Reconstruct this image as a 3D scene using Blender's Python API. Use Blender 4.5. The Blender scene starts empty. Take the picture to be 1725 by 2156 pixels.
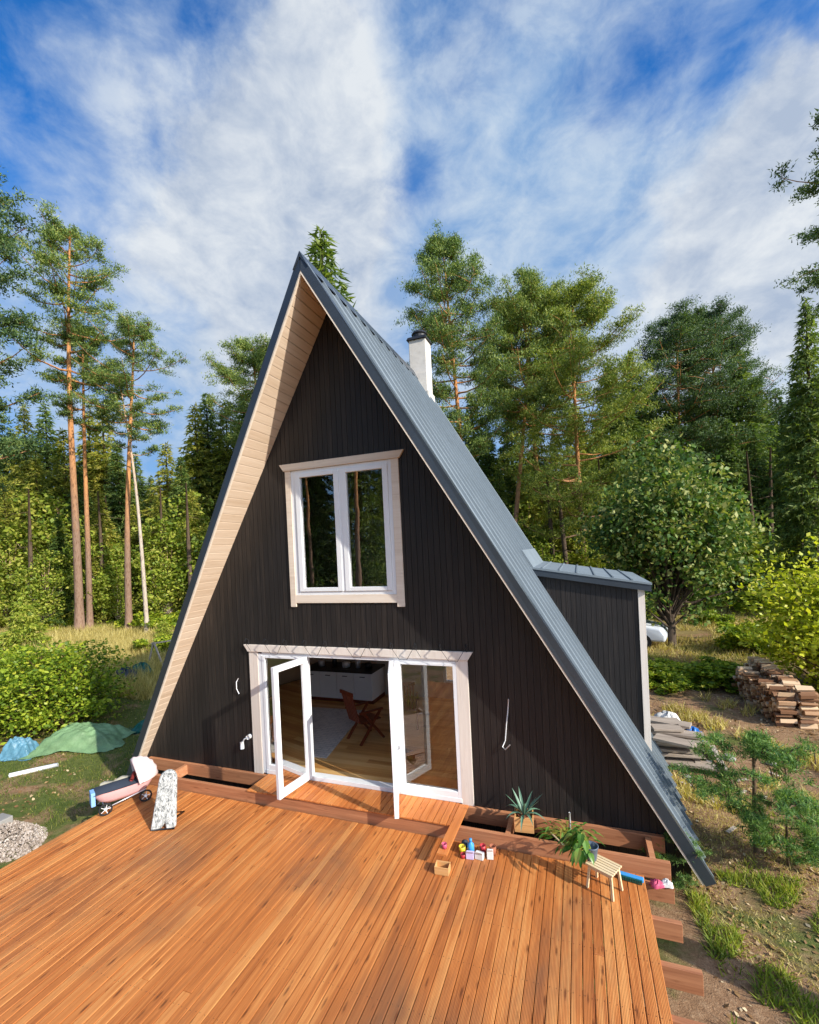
import bpy, math, random
import numpy as np
from mathutils import Vector, Matrix
R = math.radians
C = bpy.context.scene.collection
rng = np.random.default_rng(7)
random.seed(7)

# ------------------------------------------------------------------ camera
CAM = np.array([3.645, -6.649, 3.837])
FPX, YAW, PITCH, ROLL = 956.72, .356, -.003, -.047
_F = np.array([-math.sin(YAW)*math.cos(PITCH), math.cos(YAW)*math.cos(PITCH), math.sin(PITCH)])
_r = np.array([math.cos(YAW), math.sin(YAW), 0.]); _u = np.cross(_r, _F)
_R = math.cos(ROLL)*_r+math.sin(ROLL)*_u; _U = -math.sin(ROLL)*_r+math.cos(ROLL)*_u
cd = bpy.data.cameras.new('camera'); cam = bpy.data.objects.new('camera', cd); C.objects.link(cam)
cam.matrix_world = Matrix(((_R[0], _U[0], -_F[0], CAM[0]), (_R[1], _U[1], -_F[1], CAM[1]), (_R[2], _U[2], -_F[2], CAM[2]), (0, 0, 0, 1)))
cd.sensor_fit = 'HORIZONTAL'; cd.sensor_width = 36; cd.lens = FPX/1725*36; cd.shift_y = 84.7/1725
cd.clip_start = .05; cd.clip_end = 3000
bpy.context.scene.camera = cam

# ------------------------------------------------------------------ sky, sun, exposure
SUN = np.array([.826, -.290, .485]); SUN /= np.linalg.norm(SUN)
sc = bpy.context.scene
sc.view_settings.view_transform = 'Standard'; sc.view_settings.look = 'None'
sc.view_settings.exposure = 0.55; sc.view_settings.gamma = 1
w = bpy.data.worlds.new('World'); sc.world = w; w.use_nodes = True
nt = w.node_tree; nt.nodes.clear()


class NT:
    """tiny node helper"""
    def __init__(s, tree): s.t = tree
    def n(s, typ, **kw):
        nd = s.t.nodes.new(typ)
        for k, v in kw.items():
            if k == 'i':
                for a, b in v.items():
                    if isinstance(b, bpy.types.NodeSocket): s.t.links.new(b, nd.inputs[a])
                    else: nd.inputs[a].default_value = b
            else: setattr(nd, k, v)
        return nd
    def math(s, op, a, b=0., c=None, clamp=False):
        i = {0: a, 1: b}
        if c is not None: i[2] = c
        return s.n('ShaderNodeMath', operation=op, use_clamp=clamp, i=i).outputs[0]
    def vmath(s, op, a, b=(0, 0, 0)):
        nd = s.n('ShaderNodeVectorMath', operation=op, i={0: a, 1: b})
        return nd.outputs['Value'] if op in ('DOT_PRODUCT', 'LENGTH') else nd.outputs[0]
    def ramp(s, fac, stops, interp='LINEAR'):
        nd = s.n('ShaderNodeValToRGB', i={0: fac}); cr = nd.color_ramp; cr.interpolation = interp
        while len(cr.elements) < len(stops): cr.elements.new(.5)
        for e, (p, c) in zip(cr.elements, stops):
            e.position = p; e.color = (c, c, c, 1) if isinstance(c, (int, float)) else (*c, 1)
        return nd.outputs[0]
    def mix(s, fac, a, b, blend='MIX'):
        nd = s.n('ShaderNodeMix', data_type='RGBA', blend_type=blend)
        for k, v in ((0, fac), (6, a), (7, b)):
            if isinstance(v, bpy.types.NodeSocket): s.t.links.new(v, nd.inputs[k])
            else: nd.inputs[k].default_value = v if k == 0 or len(v) == 4 else (*v, 1)
        return nd.outputs[2]
    def noise(s, vec, scale, detail=4, rough=.5, dist=0., out=0):
        nd = s.n('ShaderNodeTexNoise', i={'Scale': scale, 'Detail': detail, 'Roughness': rough, 'Distortion': dist})
        if vec is not None: s.t.links.new(vec, nd.inputs['Vector'])
        return nd.outputs[out]
    def mapping(s, vec, scale=(1, 1, 1), rot=(0, 0, 0), loc=(0, 0, 0)):
        return s.n('ShaderNodeMapping', i={'Vector': vec, 'Scale': scale, 'Rotation': rot, 'Location': loc}).outputs[0]


def raydir(px, py):
    d = _F+_R*(px-862.5)/FPX-_U*(py-1162.7)/FPX
    return d
W = NT(nt)
sky = W.n('ShaderNodeTexSky', sky_type='NISHITA', sun_disc=False, sun_elevation=math.asin(SUN[2]), sun_rotation=math.atan2(SUN[0], SUN[1]),
          air_density=1.0, dust_density=.4, ozone_density=3.0)
dirv = W.n('ShaderNodeTexCoord').outputs['Generated']
sep = W.n('ShaderNodeSeparateXYZ', i={0: dirv})
zz = W.math('ADD', W.math('MAXIMUM', sep.outputs[2], 0.), .30)
pl = W.n('ShaderNodeCombineXYZ', i={0: W.math('DIVIDE', sep.outputs[0], zz), 1: W.math('DIVIDE', sep.outputs[1], zz), 2: 0.}).outputs[0]
n1 = W.noise(W.mapping(dirv, (1.0, 1.0, 1.7), (R(20), R(25), 0), (.7, .2, 0)), 3.0, 8, .55, .25)
n2 = W.noise(W.mapping(dirv, (1.0, 1.0, 1.6), (R(-30), R(-35), 0), (3, 1, 0)), 10.0, 8, .62, .3)
dens = W.math('ADD', W.math('MULTIPLY', n1, .62), W.math('MULTIPLY', n2, .38))
nsh = W.n('ShaderNodeVectorMath', operation='SCALE', i={0: W.vmath('SUBTRACT', W.noise(dirv, 4.5, 7, .6, 0., 1), (.5, .5, .5)), 'Scale': .34}).outputs[0]
dirw = W.vmath('ADD', dirv, nsh)
thick = None
for px, py, rad, amp in ((620, 330, .17, .32), (500, 520, .24, .32), (650, 640, .22, .28), (690, 110, .11, .25), (1710, 420, .17, .50), (1620, 620, .22, .36), (1180, 420, .40, .10), (330, 900, .5, .16), (950, 760, .5, .12), (1350, 760, .4, .16), (60, 620, .3, .12),
                         (860, 400, .08, -.14), (740, 20, .08, -.16), (200, 420, .18, -.12), (290, 560, .09, -.12), (200, 80, .30, -.03), (1340, 170, .09, -.14), (1640, 150, .09, -.12), (800, 470, .06, -.12), (1000, 40, .09, -.1)):
    d = raydir(px, py); d = d/np.linalg.norm(d)
    dist = W.vmath('LENGTH', W.vmath('SUBTRACT', dirw, tuple(d)))
    b = W.math('MULTIPLY', W.ramp(W.math('DIVIDE', dist, rad*1.3), [(.15, 1.), (.6, .45), (1., 0.)]), amp)
    dens = W.math('ADD', dens, b)
    if amp > .24: thick = b if thick is None else W.math('ADD', thick, b)
mask = W.ramp(dens, [(.42, .0), (.50, .26), (.58, .50), (.70, .82), (.84, .98)])
ccol = W.mix(W.math('MULTIPLY', thick, 3.4, clamp=True), W.ramp(n2, [(.35, (1.8, 3.0, 4.9)), (.65, (3.8, 4.6, 5.6))]), W.ramp(W.math('ADD', W.math('MULTIPLY', n2, .5), W.math('MULTIPLY', n1, .5)), [(.40, (3.0, 3.6, 4.6)), (.58, (5.4, 5.7, 6.0))]))
tint = W.mix(1., sky.outputs[0], (.22, .90, 1.55), 'MULTIPLY')
haze = W.ramp(sep.outputs[2], [(0., .9), (.30, .45), (.6, 0.)])
base = W.mix(haze, tint, (1.5, 2.8, 4.7))
skyc = W.mix(mask, base, ccol)
glow = W.math('POWER', W.math('MAXIMUM', W.vmath('DOT_PRODUCT', dirv, tuple(SUN)), 0.), 5.)   # warm glow added round the sun, out of view, as fill light
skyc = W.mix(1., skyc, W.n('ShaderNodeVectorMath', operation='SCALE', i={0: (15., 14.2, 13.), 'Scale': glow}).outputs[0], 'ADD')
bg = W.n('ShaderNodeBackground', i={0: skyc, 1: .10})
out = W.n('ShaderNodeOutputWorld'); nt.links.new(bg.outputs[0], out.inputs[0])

sl = bpy.data.lights.new('sun', 'SUN'); sl.energy = 4.3; sl.angle = R(.55); sl.color = (1, .93, .82)
so = bpy.data.objects.new('sun', sl); C.objects.link(so)
so.rotation_euler = Vector(SUN).to_track_quat('Z', 'Y').to_euler(); so.location = (20, -7, 15)

# ------------------------------------------------------------------ materials
def mat(name): m = bpy.data.materials.new(name); m.use_nodes = True; m.node_tree.nodes.clear(); return m, NT(m.node_tree)
def finish(m, N, col, rough=.6, bump=None, bstr=.3, bdist=.01, metal=0., spec=.4, extra=None, coat=0.):
    i = {'Base Color': col if isinstance(col, bpy.types.NodeSocket) else (*col, 1), 'Roughness': rough, 'Metallic': metal, 'Specular IOR Level': spec, 'Coat Weight': coat}
    p = N.n('ShaderNodeBsdfPrincipled', i=i)
    if bump is not None:
        b = N.n('ShaderNodeBump', i={'Height': bump, 'Strength': bstr, 'Distance': bdist}); N.t.links.new(b.outputs[0], p.inputs['Normal'])
    o = N.n('ShaderNodeOutputMaterial'); N.t.links.new(p.outputs[0], o.inputs[0]); return m
def obj_co(N): return N.n('ShaderNodeTexCoord').outputs['Object']
def island(N): return N.n('ShaderNodeNewGeometry').outputs['Random Per Island']

def wood(name, c0, c1, c2, axis='y', gs=1., rough=.55, knots=0., spread=.5, dirt=None, ribs=0., ctr=.25):
    """long-grain timber; grain runs along axis; each board (mesh island) has its own tone"""
    m, N = mat(name); co = obj_co(N); isl = island(N)
    sc_ = {'x': (.6, 14, 14), 'y': (14, .6, 14), 'z': (14, 14, .6)}[axis]
    off = N.n('ShaderNodeCombineXYZ', i={0: N.math('MULTIPLY', isl, 37.), 1: N.math('MULTIPLY', isl, 91.), 2: N.math('MULTIPLY', isl, 17.)}).outputs[0]
    v = N.vmath('ADD', co, off)
    g = N.noise(N.mapping(v, tuple(a*gs for a in sc_)), 2.2, 8, .62, .8)
    g2 = N.noise(N.mapping(v, tuple(a*gs*.35 for a in sc_)), 1.6, 5, .6, 1.2)
    f = N.math('ADD', N.math('MULTIPLY', g, .55), N.math('MULTIPLY', g2, .45))
    f = N.math('ADD', f, N.math('MULTIPLY', N.math('SUBTRACT', isl, .5), spread))
    col = N.ramp(f, [(.5-ctr, c0), (.5, c1), (.5+ctr, c2)])
    if dirt is not None:
        dn = N.noise(N.mapping(co, (.6, .28, .5)), 1.6, 5, .6, .5)
        col = N.mix(N.ramp(dn, [(.50, 0.), (.72, .75)]), col, dirt)
    bumpv = g
    if knots:
        vo = N.n('ShaderNodeTexVoronoi', feature='F1', i={'Vector': N.mapping(v, (5.5, 1.15, 1) if axis == 'y' else (1.15, 5.5, 5.5) if axis == 'x' else (5.5, 5.5, 1.15)), 'Scale': 2.3, 'Randomness': 1.})
        nv = N.noise(co, 30, 3, .6)
        dd = N.math('ADD', vo.outputs['Distance'], N.math('MULTIPLY', N.math('SUBTRACT', nv, .5), .12))
        k = N.ramp(dd, [(.05, 1.), (.11, .7), (.20, 0.)])
        col = N.mix(N.math('MULTIPLY', k, knots), col, (.085, .022, .006))
    if ribs:
        wv = N.n('ShaderNodeTexWave', wave_type='BANDS', bands_direction='X', wave_profile='SIN', i={'Vector': co, 'Scale': ribs, 'Distortion': 0.}).outputs[1]
        bumpv = N.math('ADD', N.math('MULTIPLY', g, .35), N.math('MULTIPLY', wv, 1.0))
        col = N.mix(N.math('MULTIPLY', N.math('SUBTRACT', 1., wv), .24), col, c0)
    return finish(m, N, col, rough, bumpv, .35, .006, spec=.35)

def paint(name, c, var=.12, rough=.5, scale=3., bstr=.1, metal=0., spec=.4, dirt=None):
    m, N = mat(name); co = obj_co(N); n = N.noise(co, scale, 6, .6, .3); n2 = N.noise(co, scale*14, 4, .6)
    a = tuple(x*(1-var) for x in c); b = tuple(min(1, x*(1+var)) for x in c)
    col = N.ramp(N.math('ADD', N.math('MULTIPLY', n, .7), N.math('MULTIPLY', n2, .3)), [(.3, a), (.7, b)])
    if dirt is not None: col = N.mix(N.ramp(N.noise(co, scale*1.7, 7, .65), [(.55, 0.), (.75, .6)]), col, dirt)
    return finish(m, N, col, rough, n2, bstr, .004, metal=metal, spec=spec)

def leafmat(name, cols, trans=.35, clump=.5, rough=.55):
    m, N = mat(name); co = obj_co(N); isl = island(N)
    oi = N.n('ShaderNodeObjectInfo').outputs['Random']
    f = N.math('ADD', N.math('MULTIPLY', isl, .55), N.math('MULTIPLY', N.noise(co, clump, 3, .6), .55))
    f = N.math('ADD', f, N.math('MULTIPLY', N.math('SUBTRACT', oi, .5), .16))
    k = len(cols); col = N.ramp(f, [(.18+.66*i/(k-1), c) for i, c in enumerate(cols)])
    p = N.n('ShaderNodeBsdfPrincipled', i={'Base Color': col, 'Roughness': rough, 'Specular IOR Level': .3})
    t = N.n('ShaderNodeBsdfTranslucent', i={'Color': N.mix(1., col, (1.25, 1.3, .5), 'MULTIPLY')})
    mx = N.n('ShaderNodeMixShader', i={0: trans, 1: p.outputs[0], 2: t.outputs[0]})
    o = N.n('ShaderNodeOutputMaterial'); N.t.links.new(mx.outputs[0], o.inputs[0]); return m

def glassmat(name, refl=1., tint=(.93, .96, .95)):
    m, N = mat(name)
    fr = N.n('ShaderNodeFresnel', i={'IOR': 1.55}).outputs[0]
    f = N.math('MULTIPLY', fr, refl*1.9, clamp=True)
    n = N.noise(obj_co(N), 1.3, 2, .5)
    b = N.n('ShaderNodeBump', i={'Height': n, 'Strength': .08, 'Distance': .02})
    g = N.n('ShaderNodeBsdfGlossy', i={'Roughness': .004, 'Normal': b.outputs[0]}); t = N.n('ShaderNodeBsdfTransparent', i={'Color': (*tint, 1)})
    mx = N.n('ShaderNodeMixShader', i={0: f, 1: t.outputs[0], 2: g.outputs[0]})
    o = N.n('ShaderNodeOutputMaterial'); N.t.links.new(mx.outputs[0], o.inputs[0]); return m

M = {}
M['deck'] = wood('deck_larch', (.27, .076, .018), (.53, .180, .044), (.74, .34, .105), 'y', .9, .5, knots=.85, spread=.17, dirt=(.16, .085, .045), ribs=25., ctr=.20)
M['joist'] = wood('joist_timber', (.26, .095, .042), (.46, .20, .095), (.60, .31, .16), 'x', .8, .6, knots=.4, spread=.4)
M['step'] = wood('step_larch', (.32, .085, .02), (.60, .20, .05), (.72, .30, .09), 'y', .9, .5, knots=.6, spread=.3, ribs=25.)
M['parquet'] = wood('parquet', (.42, .18, .05), (.66, .36, .12), (.78, .50, .21), 'x', .8, .35, knots=.2, spread=.35)
M['soffit'] = wood('soffit_pine', (.50, .36, .24), (.62, .48, .35), (.72, .59, .46), 'y', .8, .55, knots=.08, spread=.14)
M['trim'] = wood('trim_primed_pine', (.64, .55, .47), (.76, .68, .60), (.84, .78, .71), 'z', .8, .5, knots=.1, spread=.2)
M['trimh'] = wood('trim_primed_pine_h', (.62, .50, .39), (.74, .63, .51), (.83, .74, .63), 'x', .8, .5, knots=.1, spread=.2)
M['rawpine'] = wood('raw_pine', (.55, .36, .18), (.72, .52, .29), (.82, .66, .42), 'y', 1., .55, spread=.25)
M['redwood'] = wood('red_wood', (.06, .012, .006), (.16, .036, .016), (.24, .07, .03), 'z', 1., .35, spread=.2)
M['white'] = paint('white_paint', (.80, .81, .82), .04, .35)
M['chim'] = paint('chimney_render', (.62, .58, .52), .12, .8, 4., .4, dirt=(.4, .36, .31))
M['black'] = paint('black_metal', (.018, .019, .022), .3, .45)
M['steel'] = paint('galvanised', (.62, .64, .68), .1, .35, metal=.6)
M['glass'] = glassmat('glass', 1.8)
M['glassup'] = glassmat('glass_reflective', 3.6, (.75, .8, .8))
M['dark'] = paint('interior_dark', (.10, .085, .075), .2, .8)
M['plaster'] = paint('interior_panel', (.66, .54, .42), .1, .7)

def wallmat():
    m, N = mat('black_stained_boards'); co = obj_co(N); isl = island(N)
    v = N.vmath('ADD', co, N.n('ShaderNodeCombineXYZ', i={0: N.math('MULTIPLY', isl, 53.), 2: N.math('MULTIPLY', isl, 31.)}).outputs[0])
    g = N.noise(N.mapping(v, (60, 60, 1.4)), 1., 6, .65, .5)
    f = N.math('ADD', g, N.math('MULTIPLY', N.math('SUBTRACT', isl, .5), .13))
    col = N.ramp(f, [(.3, (.009, .0078, .008)), (.55, (.019, .0158, .015)), (.75, (.050, .038, .030))])
    wear = N.math('MULTIPLY', N.ramp(N.noise(N.mapping(v, (9, 9, .5)), 1., 5, .6), [(.55, 0.), (.8, 1.)]), .35)
    col = N.mix(wear, col, (.075, .054, .040))
    return finish(m, N, col, .5, g, .5, .004, spec=.4)
M['wall'] = wallmat()

def roofmat():
    m, N = mat('grey_roof_metal'); co = obj_co(N)
    n = N.noise(N.mapping(co, (1, 1, 1)), .9, 6, .6, .4)
    col = N.ramp(n, [(.3, (.17, .205, .23)), (.7, (.215, .255, .285))])
    return finish(m, N, col, .55, N.noise(co, 2.2, 4, .5), .12, .02, metal=.1, spec=.4)
M['roof'] = roofmat()
M['fascia'] = paint('dark_flashing', (.055, .068, .085), .15, .35, 2., .1, metal=.4)

# ------------------------------------------------------------------ mesh building
class MB:
    def __init__(s): s.v = []; s.f = []
    def add(s, vs, fs):
        o = len(s.v); s.v += [tuple(map(float, q)) for q in vs]; s.f += [tuple(i+o for i in f) for f in fs]; return s
    def box(s, x0, x1, y0, y1, z0, z1):
        return s.add([(x0, y0, z0), (x1, y0, z0), (x1, y1, z0), (x0, y1, z0), (x0, y0, z1), (x1, y0, z1), (x1, y1, z1), (x0, y1, z1)],
                     [(0, 3, 2, 1), (4, 5, 6, 7), (0, 1, 5, 4), (1, 2, 6, 5), (2, 3, 7, 6), (3, 0, 4, 7)])
    def prism(s, a, b):
        """a, b: matching loops (front, back)"""
        n = len(a); return s.add(list(a)+list(b), [tuple(range(n)), tuple(range(2*n-1, n-1, -1))]+[(i, i+n, (i+1) % n+n, (i+1) % n) for i in range(n)])
    def bar(s, p, q, wx, wy=None, up=(0, 0, 1)):
        p = np.array(p, float); q = np.array(q, float); wy = wy or wx; d = q-p; d /= np.linalg.norm(d)
        u = np.array(up, float)
        if abs(u@d) > .95: u = np.array([0, 1., 0])
        a = np.cross(d, u); a /= np.linalg.norm(a); b = np.cross(a, d)
        k = [(-1, -1), (1, -1), (1, 1), (-1, 1)]
        return s.prism([p+a*i*wx/2+b*j*wy/2 for i, j in k], [q+a*i*wx/2+b*j*wy/2 for i, j in k])
    def tube(s, pts, rad, n=8, cap=True):
        pts = np.array(pts, float); rad = np.broadcast_to(rad, (len(pts),)); vs = []; fs = []
        prev = None
        for i, p in enumerate(pts):
            d = pts[min(i+1, len(pts)-1)]-pts[max(i-1, 0)]; d = d/(np.linalg.norm(d)+1e-9)
            if prev is None: prev = np.array([1., 0, 0]) if abs(d[0]) < .8 else np.array([0, 1., 0])
            a = np.cross(d, prev); a /= np.linalg.norm(a)+1e-9; b = np.cross(a, d); prev = b
            for j in range(n):
                t = 2*math.pi*j/n; vs.append(p+rad[i]*(math.cos(t)*a+math.sin(t)*b))
        for i in range(len(pts)-1):
            for j in range(n): fs.append((i*n+j, i*n+(j+1) % n, (i+1)*n+(j+1) % n, (i+1)*n+j))
        if cap: fs += [tuple(range(n)), tuple(range(len(vs)-1, len(vs)-n-1, -1))]
        return s.add(vs, fs)
    def lathe(s, c, prof, n=16):
        c = np.array(c, float); vs = []; fs = []
        for r, z in prof:
            for j in range(n): t = 2*math.pi*j/n; vs.append(c+np.array([r*math.cos(t), r*math.sin(t), z]))
        for i in range(len(prof)-1):
            for j in range(n): fs.append((i*n+j, i*n+(j+1) % n, (i+1)*n+(j+1) % n, (i+1)*n+j))
        if prof[0][0] > 1e-4: fs.append(tuple(range(n-1, -1, -1)))
        if prof[-1][0] > 1e-4: fs.append(tuple(range(len(vs)-n, len(vs))))
        return s.add(vs, fs)
    def build(s, name, m, parent=None, local=False, bevel=0., smooth=False, seg=2):
        me = bpy.data.meshes.new(name); off = np.zeros(3)
        p = parent
        while p is not None and not local: off = off+np.array(p.location); p = p.parent
        v = [tuple(np.array(q)-off) for q in s.v] if off.any() else s.v
        me.from_pydata(v, [], s.f); me.update()
        me.materials.append(M[m] if isinstance(m, str) else m)
        o = bpy.data.objects.new(name, me); C.objects.link(o); o.parent = parent
        if smooth: me.shade_smooth()
        if bevel:
            b = o.modifiers.new('bevel', 'BEVEL'); b.width = bevel; b.segments = seg; b.limit_method = 'ANGLE'
        return o

def tag(o, label=None, cat=None, group=None, kind=None):
    for k, v in (('label', label), ('category', cat), ('group', group), ('kind', kind)):
        if v: o[k] = v
    return o
def thing(name, loc, label, cat, group=None, rz=0.):
    o = bpy.data.objects.new(name, None); C.objects.link(o); o.location = loc; o.rotation_euler = (0, 0, rz); o.empty_display_size = .1
    return tag(o, label, cat, group)
def copy_tree(o, parent=None):
    c = o.copy(); C.objects.link(c); c.parent = parent
    for ch in o.children: copy_tree(ch, c)
    return c
def soup(name, m, V, nper, parent=None, kind=None):
    """V: (n, nper, 3) separate faces"""
    V = np.asarray(V, np.float32); n = V.shape[0]; me = bpy.data.meshes.new(name)
    me.vertices.add(n*nper); me.vertices.foreach_set('co', V.reshape(-1))
    me.loops.add(n*nper); me.loops.foreach_set('vertex_index', np.arange(n*nper, dtype=np.int32))
    me.polygons.add(n); me.polygons.foreach_set('loop_start', np.arange(0, n*nper, nper, dtype=np.int32))
    me.update(calc_edges=True); me.materials.append(M[m] if isinstance(m, str) else m)
    o = bpy.data.objects.new(name, me); C.objects.link(o); o.parent = parent
    if kind: o['kind'] = kind
    return o

# ------------------------------------------------------------------ ground
def gz(x, y):
    x = np.asarray(x, float); y = np.asarray(y, float)
    r = np.hypot(x, y-1); t = np.clip((r-8)/20, 0, 1); t = t*t*(3-2*t)
    h = -.62+.45*t+.05*np.sin(x*1.3+.4)*np.cos(y*1.1)+.03*np.sin(x*3.1+y*2.3)+t*.25*np.sin(x*.21+1)*np.cos(y*.17)
    h = h-.06*np.exp(-((x-5.5)**2+(y+1.3)**2)/3)
    inside = 1/(1+np.exp(-4*(np.minimum(np.minimum(4.9-x, x+4.6), np.minimum(y+9, 5.2-y)))))
    return h*(1-inside)+inside*(-.66)
def ax():
    a = np.sinh(np.linspace(-6.2, 6.2, 221)); return a/a[-1]*700
X, Y = np.meshgrid(ax(), ax(), indexing='ij'); Zg = gz(X, Y); n_ = X.shape[0]
gm = MB(); gm.v = list(map(tuple, np.stack([X, Y, Zg], -1).reshape(-1, 3).tolist()))
gm.f = [(i*n_+j, (i+1)*n_+j, (i+1)*n_+j+1, i*n_+j+1) for i in range(n_-1) for j in range(n_-1)]
def groundmat():
    m, N = mat('soil_and_grass'); co = obj_co(N); s = N.n('ShaderNodeSeparateXYZ', i={0: co})
    fine = N.noise(co, 9, 10, .72); mid = N.noise(co, 1.1, 6, .6, .4); big = N.noise(co, .35, 4, .6)
    vf = N.noise(co, 60, 4, .7)
    f2 = N.math('ADD', N.math('MULTIPLY', fine, .6), N.math('MULTIPLY', vf, .4))
    soil = N.ramp(f2, [(.3, (.14, .075, .040)), (.5, (.30, .175, .095)), (.66, (.45, .30, .18))])
    grass = N.ramp(f2, [(.3, (.035, .05, .012)), (.5, (.085, .12, .025)), (.7, (.17, .19, .05))])
    dry = N.ramp(f2, [(.3, (.13, .09, .035)), (.5, (.26, .19, .075)), (.7, (.38, .30, .13))])
    left = N.math('MULTIPLY', N.math('SUBTRACT', -3., s.outputs[0]), .5, clamp=True)
    far = N.math('MULTIPLY', N.math('SUBTRACT', N.vmath('LENGTH', co), 11.), .12, clamp=True)
    right = N.math('MULTIPLY', N.math('SUBTRACT', s.outputs[0], 3.5), .6, clamp=True)
    gfac = N.math('ADD', N.math('MULTIPLY', mid, 1.), N.math('ADD', N.math('SUBTRACT', N.math('MULTIPLY', left, .12), N.math('MULTIPLY', right, .07)), N.math('MULTIPLY', far, .10)))
    col = N.mix(N.ramp(gfac, [(.50, 0.), (.64, 1.)]), soil, grass)
    col = N.mix(N.math('MULTIPLY', N.ramp(big, [(.38, 0.), (.52, .9)]), N.math('ADD', far, .12, clamp=True)), col, dry)
    return finish(m, N, col, .95, f2, .9, .05, spec=.15)
M['ground'] = groundmat()
g = gm.build('ground', 'ground', smooth=True); g['kind'] = 'structure'

def ground_at(px, py, z=-.62):
    d = raydir(px, py)
    for _ in range(6):
        t = (z-CAM[2])/d[2]; p = CAM+t*d; z = float(gz(p[0], p[1]))
    return np.array([p[0], p[1], z])
def at_depth(px, py, depth): return CAM+depth*raydir(px, py)

# ------------------------------------------------------------------ the cabin
SL = 1.724; ZA = 8.254; ZI = 7.993; OVT, OVB = .882, .178; XF, ZF = 5.029, -.416; YB = 4.72
def ov(z, ztop=ZA): return OVT+(OVB-OVT)*(ztop-z)/(ztop-ZF)
house = thing('a_frame_cabin', (0, 2.3, -.6), 'black steep A-frame cabin with grey metal roof and open white glazed doors', 'house')

# front wall: vertical boards cut round the two openings
DOORX, DOORZ = 1.86, 2.14; WX, WZ0, WZ1 = .93, 3.08, 5.29
fw = MB(); p = .093; x = -4.75
ztop = lambda x: ZI-.004-SL*abs(x)
segs = []
while x < 4.75:
    xa, xb = x+.0032, x+p-.0032
    cuts = sorted(set([xa]+[c for c in (-DOORX, DOORX, -WX, WX, 0.) if xa < c < xb]+[xb]))
    for a, b in zip(cuts[:-1], cuts[1:]):
        xm = (a+b)/2; top = min(ztop(a), ztop(b))
        ivs = [(-.55, None)]
        if abs(xm) < DOORX: ivs = [(DOORZ, None)]
        if abs(xm) < WX: ivs = [(DOORZ, WZ0), (WZ1, None)]
        for z0, z1 in ivs:
            if z1 is None:
                if top <= z0: continue
                za, zb = ztop(a), ztop(b)
            else: za = zb = z1
            fw.prism([(a, 0, z0), (b, 0, z0), (b, 0, zb), (a, 0, za)], [(a, .02, z0), (b, .02, z0), (b, .02, zb), (a, .02, za)])
    x += p
fw.build('front_wall', 'wall', house)
bk = MB()   # sheathing behind the boards
def trap(x0, x1, z0, z1=None, y0=.021, y1=.18, mb=bk):
    t = (lambda q: ztop(q)-.02) if z1 is None else (lambda q: z1)
    mb.prism([(x0, y0, z0), (x1, y0, z0), (x1, y0, t(x1)), (x0, y0, t(x0))], [(x0, y1, z0), (x1, y1, z0), (x1, y1, t(x1)), (x0, y1, t(x0))])
trap(-4.7, -DOORX, -.55); trap(DOORX, 4.7, -.55); trap(-DOORX, -WX, DOORZ); trap(WX, DOORX, DOORZ)
trap(-WX, WX, DOORZ, WZ0); trap(-WX, 0, WZ1); trap(0, WX, WZ1)
bk.build('wall_core', 'dark', house)
# back wall, floor, ceiling and inner lining
bw = MB(); zb_ = lambda q: ZI-.05-SL*abs(q)
def slabw(x0, x1, z0, z1=None):
    za, zc = (zb_(x0), zb_(x1)) if z1 is None else (z1, z1)
    bw.prism([(x0, 4.5, z0), (x1, 4.5, z0), (x1, 4.5, zc), (x0, 4.5, za)], [(x0, 4.62, z0), (x1, 4.62, z0), (x1, 4.62, zc), (x0, 4.62, za)])
slabw(-4.7, 0, -.55); slabw(0, .25, -.55); slabw(.25, 2.7, -.55, .4); slabw(.25, 2.7, 2.4); slabw(2.7, 4.7, -.55)  # gap on the right is an added opening that lets daylight in
bw.build('back_wall', 'plaster', house)
MB().box(.26, 2.69, 4.52, 4.58, .41, .48).box(.26, 2.69, 4.52, 4.58, 2.32, 2.39).box(1.43, 1.52, 4.52, 4.58, .481, 2.319).box(.26, .33, 4.52, 4.58, .481, 2.319).box(2.62, 2.69, 4.52, 4.58, .481, 2.319).build('added_rear_window_frame', 'white', house)  # frame of the unseen opening added to brighten the room
fl = MB(); yy = .2
while yy < 4.45:
    xx = -4.4+random.random()*-1.
    while xx < 4.3:
        L = 1.2+random.random()*1.2; a, b = max(xx, -4.4), min(xx+L, 4.4)
        if b-a > .05: fl.box(a+.001, b-.001, yy+.001, yy+.139, -.03, .02+random.random()*.0006)
        xx += L
    yy += .14
fl.box(-1.84, 1.84, .05, .199, -.03, .0195)
fl.build('interior_floor', 'parquet', house)
MB().box(-3.2, 3.2, .2, 4.49, 2.44, 2.56).build('interior_ceiling', 'plaster', house)
il = MB()
for s in (-1, 1):
    a = (s*4.55, ZI-.12-SL*4.55); b = (s*.02, ZI-.12-SL*.02)
    il.prism([(a[0], .185, a[1]), (b[0], .185, b[1]), (b[0], .185, b[1]-.05), (a[0], .185, a[1]-.05)], [(a[0], 4.49, a[1]), (b[0], 4.49, b[1]), (b[0], 4.49, b[1]-.05), (a[0], 4.49, a[1]-.05)])
il.build('interior_lining', 'plaster', house)

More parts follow.
